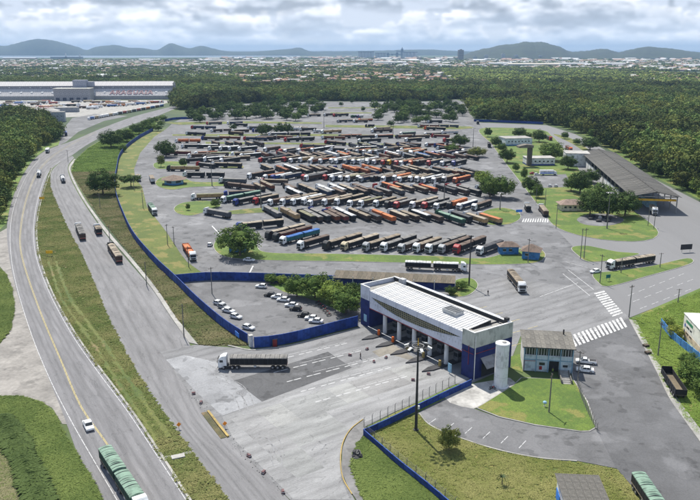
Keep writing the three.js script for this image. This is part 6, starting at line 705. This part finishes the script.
{ // groves in the yard and rows of trees one can count
  const r = rng(311), put = (poly, n, minD, w, h, leaf, label, grp, y) => { const done = []; for (const p of scatter(PP(poly), n * 8, r)) { if (done.length >= n) break; if (done.some(q => q.distanceTo(p) < minD)) continue; done.push(p); tree(midT, p, w * (0.8 + 0.45 * r()), h * (0.8 + 0.4 * r()), leaf[Math.floor(r() * leaf.length)], label, grp, y); } };
  put([[178, 118.5], [200, 113], [240, 108], [300, 105], [322, 107], [318, 120], [300, 122.5], [250, 122], [200, 123]], 62, 11, 14, 11, ['dark', 'dark', 'mid'], 'round yard tree in the left grove', 'trees of the left yard grove', 0.1);
  put([[372, 110], [400, 105], [450, 105], [463, 112], [465, 122], [440, 124.5], [405, 124.5], [378, 121]], 54, 11, 13.5, 11, ['dark', 'dark', 'mid'], 'round yard tree in the right grove', 'trees of the right yard grove', 0.1);
  for (const [u, v, w] of [[266, 134.5, 15], [281, 134, 16], [288, 133.8, 11], [262, 136, 10]]) tree(midT, P(u, v), w, 11, 'dark', 'dark tree of the small clump in the middle bays', 'middle bay clump', 0.1);
  for (const [u, v, w] of [[341, 106.5, 7], [391, 126.5, 9], [233, 130.5, 8], [363, 111.5, 7], [352, 103.5, 6]]) tree(midT, P(u, v), w, 7, 'dark', 'small lone round tree in the empty yard bays', 'lone small yard trees', 0.1);
  for (let i = 0; i < 30; i++) { const t = i / 29, u = mix(592, 712, t), v = mix(141.5, 206, t) - 3 * Math.sin(Math.PI * t) - 2 - r() * 5; tree(midT, P(u, v), 9 + r() * 4, 8 + r() * 3, r() < 0.5 ? 'light' : 'mid', 'light green roadside tree along the forest edge', 'roadside trees along the forest', 0.05); }
  for (let i = 0; i < 10; i++) { const t = i / 9, u = mix(596, 632, t), v = mix(160, 183, t); tree(midT, P(u, v), 8 + r() * 3, 7 + r() * 2, 'light', 'light green tree between shed and inspection road', 'trees behind the shed', 0.1); }
  for (let i = 0; i < 26; i++) { const t = i / 25, u = [62, 45, 30, 19, 9, 3][Math.floor(t * 5)], u2 = [62, 45, 30, 19, 9, 3][Math.min(5, Math.floor(t * 5) + 1)], v = [141, 147.5, 157, 172, 192, 212][Math.floor(t * 5)], v2 = [141, 147.5, 157, 172, 192, 212][Math.min(5, Math.floor(t * 5) + 1)], f = t * 5 % 1; tree(midT, P(mix(u, u2, f) - 4 - r() * 5, mix(v, v2, f) - 2), 10 + r() * 5, 9 + r() * 4, r() < 0.3 ? 'mid' : 'dark', 'edge tree of the roadside wood by the highway', 'edge trees of the roadside wood', 0.04); }
  for (const [u, v] of [[150, 124.5], [156, 122], [161, 126.5], [149, 131], [158, 131], [163, 121], [120, 137], [134, 131.5]]) tree(midT, P(u, v), 7 + r() * 4, 6 + r() * 3, 'mid', 'shrubby tree around the far blue wall', 'shrubs around the far wall', 0.05);
}
// woods that read as one mass
const woodGeo = [1, 2, 3, 4, 5].map(i => crownGeo(1600 + i, 5, 4.2, 5, 4.6, 44, 26, 0.40)), farGeo = [1, 2, 3].map(i => crownGeo(1700 + i, 5, 4.2, 5, 3.6, 16, 6, 1.1));
function wood(name, label, polys, spacing, geos, mat, w, h, seed, hue = 0.36) {
  const r = rng(seed), g = new THREE.Group(), buckets = geos.map(() => []);
  for (const px of polys) { const pts = PP(px); let x0 = 1e9, x1 = -1e9, y0 = 1e9, y1 = -1e9; for (const p of pts) { x0 = Math.min(x0, p.x); x1 = Math.max(x1, p.x); y0 = Math.min(y0, p.y); y1 = Math.max(y1, p.y); } for (let y = y0; y < y1; y += spacing) for (let x = x0; x < x1; x += spacing) { const qx = x + (r() - 0.5) * spacing * 1.1, qy = y + (r() - 0.5) * spacing * 1.1; if (inside(pts, qx, qy)) buckets[Math.floor(r() * geos.length)].push([qx, qy]); } }
  const m4 = new THREE.Matrix4(), q = new THREE.Quaternion(), c = new THREE.Color(); let total = 0;
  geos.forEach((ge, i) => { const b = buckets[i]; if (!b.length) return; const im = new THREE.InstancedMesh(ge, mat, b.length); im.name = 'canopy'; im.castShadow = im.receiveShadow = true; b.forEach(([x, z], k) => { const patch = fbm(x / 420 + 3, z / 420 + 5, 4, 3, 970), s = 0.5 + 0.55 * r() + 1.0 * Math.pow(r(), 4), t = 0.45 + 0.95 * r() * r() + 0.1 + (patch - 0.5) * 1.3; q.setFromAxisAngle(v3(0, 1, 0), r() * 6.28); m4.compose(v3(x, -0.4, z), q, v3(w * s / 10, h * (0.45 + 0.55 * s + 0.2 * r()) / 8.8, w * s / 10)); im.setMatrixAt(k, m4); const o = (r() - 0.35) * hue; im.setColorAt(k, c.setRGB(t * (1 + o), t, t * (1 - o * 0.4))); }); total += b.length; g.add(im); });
  console.log(name, total); return top(g, name, label, 'woodland', null, 'stuff');
}
wood('roadside_wood', 'dense dark wood beside the highway bend', [[[-60, 122], [0, 119], [26, 115], [48, 124], [56, 132], [56, 139], [40, 147], [24, 160], [13, 177], [4, 198], [-3, 222], [-60, 232]]], 6.5, woodGeo, LEAF.forest, 11, 11, 71);
wood('yard_belt_wood', 'dark belt of trees behind the truck yard', [[[180, 110], [172, 104], [176, 97], [200, 92], [240, 88.5], [330, 87], [470, 86.5], [470, 99], [456, 99], [440, 101], [385, 101.4], [325, 101], [250, 103], [215, 107.5]], [[-80, 82], [172, 81.5], [240, 82], [238, 88], [176, 96.5], [174, 88], [-80, 84.5]]], 8.5, woodGeo, LEAF.forest, 14, 12, 72);
wood('forest', 'dense dark forest beyond the inspection road', [[[464, 100], [472, 112], [478, 121], [547, 123.5], [575, 131.5], [600, 143.5], [640, 167], [660, 178], [700, 198], [790, 238], [960, 250], [960, 88], [700, 88], [600, 87], [466, 86]]], 10, woodGeo, LEAF.forest, 14, 13, 73);
wood('sun_tinted_forest', 'lighter green forest behind the dark one, sunlight painted into its leaf colour', [[[455, 86.5], [466, 86], [600, 87], [700, 88], [960, 89], [960, 74], [700, 75.5], [640, 72], [560, 69], [470, 68.5], [440, 70]]], 12.5, farGeo, LEAF.sun_tinted_forest, 16, 9, 74, 0.12);  // sunlit band between cloud shadows, painted by a paler leaf colour
wood('plain_wood', 'scattered trees of the far plain', [[[-160, 81.5], [240, 81.5], [300, 79], [440, 72], [440, 69], [200, 68.5], [-160, 70]]], 20, farGeo, LEAF.forest, 18, 10, 75);
wood('town_trees', 'trees between the houses of the town', [[[200, 88], [470, 86.5], [455, 80], [440, 70], [300, 70], [238, 78]]], 27, farGeo, LEAF.forest, 15, 8, 76);
wood('town_trees', 'far trees between the distant town blocks', [[[-200, 69.5], [200, 68.2], [480, 68], [640, 71.5], [960, 73], [960, 59], [260, 58.6], [150, 59.6], [-200, 59.8]]], 40, farGeo, LEAF.forest, 30, 10, 77);
// grass clumps that roughen verges
{
  const tuft = (seed) => { const r = rng(seed), p = []; for (let i = 0; i < 14; i++) { const b = i / 14 * 6.283 + r() * 0.5, w = 0.07 + r() * 0.07, d = 0.05 + r() * 0.12, o = 0.35 + r() * 0.4, h = 0.14 + r() * 0.22, cx = Math.cos(b), sz = Math.sin(b), m = (d + o) / 2; const A = [cx * d - sz * w * 0.5, 0, sz * d + cx * w * 0.5], B = [cx * d + sz * w * 0.5, 0, sz * d - cx * w * 0.5], C = [cx * m - sz * w, h, sz * m + cx * w], D = [cx * m + sz * w, h, sz * m - cx * w], E = [cx * o, h * 0.75, sz * o]; p.push(...A, ...B, ...C, ...B, ...D, ...C, ...C, ...D, ...E); } const g = new THREE.BufferGeometry(); g.setAttribute('position', new THREE.Float32BufferAttribute(p, 3)); g.computeVertexNormals(); return g; }; const T = [tuft(1), tuft(2), tuft(3)];
  const area = (label, px, n, s, cols, seed, y) => { const r = rng(seed), pts = scatter(PP(px), n, r), g = new THREE.Group(), c = new THREE.Color(), m4 = new THREE.Matrix4(), q = new THREE.Quaternion(), mat = new THREE.MeshPhysicalMaterial({ roughness: 0.9, specularIntensity: 0.2, side: THREE.DoubleSide }); T.forEach((t, i) => { const mine = pts.filter((_, k) => k % 3 === i), im = new THREE.InstancedMesh(t, mat, mine.length); im.name = 'tufts'; mine.forEach((p, k) => { const big = fbm(p.x / 30 + 2, p.y / 30 + 7, 4, 3, 980), sc = s * (0.5 + 0.8 * r()) * (0.6 + 0.9 * big); q.setFromAxisAngle(v3(0, 1, 0), r() * 6.28); m4.compose(v3(p.x, y, p.y), q, v3(sc * 1.5, sc, sc * 1.5)); im.setMatrixAt(k, m4); const a = cols[0], b = cols[1], t2 = clamp(big * 1.6 - 0.35 + (r() - 0.5) * 0.5); im.setColorAt(k, c.setRGB(mix(a[0], b[0], t2), mix(a[1], b[1], t2), mix(a[2], b[2], t2))); }); g.add(im); }); top(g, 'grass_clumps', label, 'grass', null, 'stuff'); };
  const green = [[0.070, 0.105, 0.026], [0.13, 0.165, 0.045]], dry = [[0.10, 0.14, 0.036], [0.20, 0.19, 0.075]];
  area('tall rough grass clumps on the highway field', fieldPx.slice(1, 9).concat([[-5, 505], [-5, 398]]), 20000, 0.95, green, 91, 0.08);
  area('dark tall weeds along the field ditch', [[4, 418], [12, 428], [24, 452], [34, 476], [44, 504], [36, 504], [26, 478], [16, 456], [5, 436], [-2, 428]], 4000, 1.9, [[0.045, 0.07, 0.02], [0.07, 0.10, 0.03]], 89, 0.08);
  area('pale dry weeds beyond the field ditch', [[-4, 432], [5, 440], [15, 458], [25, 480], [34, 505], [-4, 505]], 7000, 0.95, [[0.12, 0.13, 0.055], [0.22, 0.20, 0.11]], 90, 0.09);
  area('dry grass clumps on the median', medianPx, 20000, 0.58, dry, 92, 0.03);
  area('weed clumps on the bank below the diagonal wall', [[72, 172], [75, 178], [87, 198], [101, 218], [113, 233], [134, 258], [157, 287], [177, 317], [193, 336], [201, 345], [246, 345], ...W1.slice(4).reverse()], 18000, 0.8, [[0.085, 0.11, 0.036], [0.19, 0.165, 0.085]], 93, 0.03);
  area('weeds in the corner outside the low wall', [[367, 436], [358, 446], [354, 466], [362, 490], [374, 508], [452, 510]], 9000, 0.85, green, 94, 0.05);
  area('short clumps on the lower lawn', [[368, 435], [419, 414], [430, 426], [462, 440], [499, 451.5], [540, 459.5], [577, 462.5], [616, 470], [650, 508], [458, 510]], 9000, 0.4, [[0.155, 0.18, 0.045], [0.25, 0.24, 0.09]], 95, 0.05);
  area('clumps on the verge by the printed warehouse', [[700, 292], [632, 320], [644, 343], [659, 372], [671, 397], [686, 419], [702, 440]], 7000, 0.45, [[0.13, 0.20, 0.035], [0.20, 0.27, 0.06]], 96, 0.09);
  area('clumps on the corner above the side road', [[-2, 269], [5, 276], [10, 290], [13, 310], [9, 330], [-2, 343]], 5000, 0.85, green, 97, 0.10);
  area('clumps on the green bank inside the bend', [[157, 118.5], [140, 124.5], [110, 136], [88, 148.5], [75, 161], [72, 172], [116, 172], [119, 157], [127, 147], [139, 138], [152, 131]], 14000, 1.1, [[0.085, 0.145, 0.03], [0.15, 0.22, 0.05]], 98, 0.03);
}
// ------------------------------------------------------------------ the town
{
  const r = rng(515), walls = [M.wall(226, 222, 212), M.wall(210, 200, 184), M.wall(196, 204, 212), M.wall(222, 206, 186)], roofs = [M.wall(150, 112, 96), M.wall(140, 118, 104), M.wall(186, 184, 182), M.wall(138, 136, 134), M.wall(166, 132, 110)];
  const wallG = join([bx(1, 0.55, 1, 0, 0.275, 0)]), gable = new THREE.BufferGeometry(); { const p = [[-0.55, 0.5, 0.57], [0.55, 0.5, 0.57], [0.55, 0.5, -0.57], [-0.55, 0.5, -0.57], [-0.55, 0.85, 0], [0.55, 0.85, 0]], f = [[0, 1, 5], [0, 5, 4], [2, 3, 4], [2, 4, 5], [1, 2, 5], [3, 0, 4]], a = []; for (const t of f) for (const i of t) a.push(...p[i]); gable.setAttribute('position', new THREE.Float32BufferAttribute(a, 3)); gable.computeVertexNormals(); } const roofG = join([gable]);
  const roofWords = ['red tile', 'brown tile', 'pale sheet', 'grey sheet', 'orange tile'];
  const spots = scatter(PP([[214, 87], [470, 86], [452, 79], [440, 71], [300, 71], [240, 78]]), 230, r).concat(scatter(PP([[610, 82], [720, 86], [720, 76], [650, 73]]), 55, r), scatter(PP([[470, 86], [545, 86.5], [540, 82], [470, 81]]), 12, r));
  for (const p of spots) { const g = group(p.x, p.y, r() * 3.14, 0), ri = Math.floor(r() * 5); mesh('wall', wallG, walls[Math.floor(r() * 4)], g, true); mesh('roof', roofG, roofs[ri], g, true); const s = 11 + r() * 9; g.scale.set(s * (1 + 0.5 * r()), 8 + r() * 4, s); top(g, 'house', `town house with ${roofWords[ri]} roof among the far trees`, 'house', 'houses of the town'); }
  const mass = (label, polys, n, s0, s1, h0, h1) => { const g = new THREE.Group(), pts = polys.flatMap((p) => scatter(PP(p), n, r)), m4 = new THREE.Matrix4(), q = new THREE.Quaternion(), c = new THREE.Color(), A = new THREE.InstancedMesh(wallG, std({}), pts.length), B = new THREE.InstancedMesh(roofG, std({}), pts.length); A.name = 'walls'; B.name = 'roofs'; const rc = [[0.30, 0.19, 0.14], [0.27, 0.21, 0.17], [0.42, 0.41, 0.40], [0.25, 0.245, 0.24], [0.36, 0.26, 0.2], [0.62, 0.62, 0.62]]; pts.forEach((p, k) => { const s = mix(s0, s1, r()); q.setFromAxisAngle(v3(0, 1, 0), r() * 3.14); m4.compose(v3(p.x, 0, p.y), q, v3(s * (1 + r()), mix(h0, h1, r()), s)); A.setMatrixAt(k, m4); B.setMatrixAt(k, m4); A.setColorAt(k, c.setRGB(0.34 + 0.25 * r(), 0.33 + 0.25 * r(), 0.32 + 0.25 * r())); const t = rc[Math.floor(r() * rc.length)]; B.setColorAt(k, c.setRGB(...t)); }); g.add(A, B); top(g, 'distant_town', label, 'town', null, 'stuff'); };
  mass('distant spread of small houses across the plain', [[[-100, 68], [230, 67.5], [470, 68], [640, 71], [900, 73], [900, 62], [200, 60.5], [-100, 60.8]]], 3000, 12, 34, 9, 15);
  mass('small houses scattered over the green plain', [[[-100, 80], [230, 80], [300, 78], [430, 72], [430, 68.5], [-100, 68.5]]], 420, 11, 22, 8, 12);
  mass('farthest houses and blocks before the bay', [[[180, 61.5], [480, 62], [900, 63], [900, 57.5], [230, 57.6]]], 600, 22, 70, 10, 26);
  for (const [u, v, w, d, h, l] of [[390, 64.6, 190, 60, 14, 'long white warehouse in the middle of the town'], [430, 64.4, 120, 60, 12, 'white warehouse beside the long one'], [350, 66.4, 90, 40, 10, 'small white warehouse before the port'], [533, 66.8, 260, 80, 14, 'widest pale warehouse under the wooded hill'], [570, 66.0, 180, 70, 13, 'pale warehouse right of the widest one'], [500, 65.6, 130, 60, 12, 'pale warehouse left of the widest one'], [610, 66, 150, 60, 13, 'pale warehouse toward the right hills'], [54, 70.4, 34, 20, 7, 'lone white shed in the green plain'], [270, 64.6, 120, 50, 12, 'white warehouse on the left town edge'], [215, 62, 150, 60, 14, 'white warehouse near the bay'], [150, 61.2, 170, 60, 14, 'pale warehouse left of the bay port'], [700, 68, 160, 60, 13, 'pale warehouse at the right town edge'], [20, 59.6, 300, 60, 14, 'reddish port shed at the left shore']]) { const p = P(u, v), g = group(p.x, p.y, (u % 7) * 0.05 - 0.15, 0); mesh('wall', [bx(w, h, d, 0, h / 2, 0)], u === 20 ? M.wall(160, 110, 110) : M.wall(186, 188, 192), g); mesh('roof', [prism([[-d / 2 - 1, h], [d / 2 + 1, h], [0, h + 5]], w + 2).rotateY(Math.PI / 2)], u === 533 ? M.wall(196, 190, 178) : M.wall(190, 192, 196), g); top(g, 'distant_warehouse', l, 'warehouse', 'distant warehouses'); }
  for (const [u, v, w, h, l] of [[460.5, 60.5, 44, 88, 'lone brown tower block before the wooded hill'], [486, 60.2, 34, 46, 'pale tower block left of the summit'], [503, 59.8, 32, 54, 'second pale tower block below the summit'], [516, 59.6, 30, 44, 'third pale tower block below the summit'], [540, 59.6, 30, 38, 'small pale tower block right of the summit'], [475, 60, 30, 34, 'low pale block beside the brown tower']]) { const p = P(u, v), g = group(p.x, p.y, 0.2, 0); mesh('wall', [bx(w, h, w * 0.7, 0, h / 2, 0)], u < 461 ? M.wall(150, 140, 138) : M.wall(206, 208, 214), g); for (let i = 0; i < 8; i++) mesh('window_band', [bx(w + 0.6, h * 0.035, w * 0.7 + 0.6, 0, h * (0.1 + i * 0.11), 0)], M.glass, g); mesh('roof_tank', [bx(w * 0.4, 6, w * 0.4, 0, h + 3, 0)], M.concrete, g); top(g, 'tower_block', l, 'tower block', 'tower blocks of the town'); }
  // port: silos, loaders, chimney
  const silo = (u, v, n, rad, h, l) => { const p = P(u, v), g = group(p.x, p.y, 0.1, 0); for (let i = 0; i < n; i++) mesh('silo_drum', [cyl(rad, rad, h, (i - (n - 1) / 2) * rad * 2.05, h / 2, 0, 14)], M.wall(200, 206, 216), g); mesh('gallery', [bx(n * rad * 2.05, h * 0.14, rad, 0, h * 1.07, 0)], M.wall(120, 128, 144), g); top(g, 'port_silos', l, 'silos', 'port structures'); };
  silo(366, 58.5, 5, 17, 66, 'left row of port silos'); silo(381, 58.5, 4, 15, 52, 'middle row of port silos'); silo(410, 58.3, 4, 20, 62, 'right rounded port silos');
  for (const [u, h, l] of [[397, 60, 'first port ship loader'], [402, 104, 'tall port ship loader with mast'], [388, 56, 'low port ship loader']]) { const p = P(u, 58.2), g = group(p.x, p.y, 0.3, 0); mesh('tower', [bx(9, h, 9, -8, h / 2, 0), bx(9, h, 9, 8, h / 2, 0), bx(26, 8, 10, 0, h * 0.6, 0)], M.wall(96, 112, 140), g); mesh('boom', [bar(v3(-70, h * 0.75, 0), v3(60, h * 0.62, 0), 8), bar(v3(0, h * 0.6, 0), v3(0, h * 1.15, 0), 6)], M.wall(96, 112, 140), g); top(g, 'ship_loader', l, 'port crane', 'port structures'); }
  for (const [u, l, s] of [[66, 'left white smoke-streaked chimney near the bay', 1], [80, 'right white chimney near the bay', 0.8]]) { const p = P(u, 59.5), g = group(p.x, p.y, 0, 0); mesh('stack', [cyl(9, 6, 60 * s, 0, 30 * s, 0, 12)], M.offWhite, g); mesh('mill', [bx(160, 26, 60, -60, 13, 0)], M.wall(150, 156, 170), g); top(g, 'chimney_works', l, 'factory', 'bay factories'); }
}
renderer.render(scene, camera);
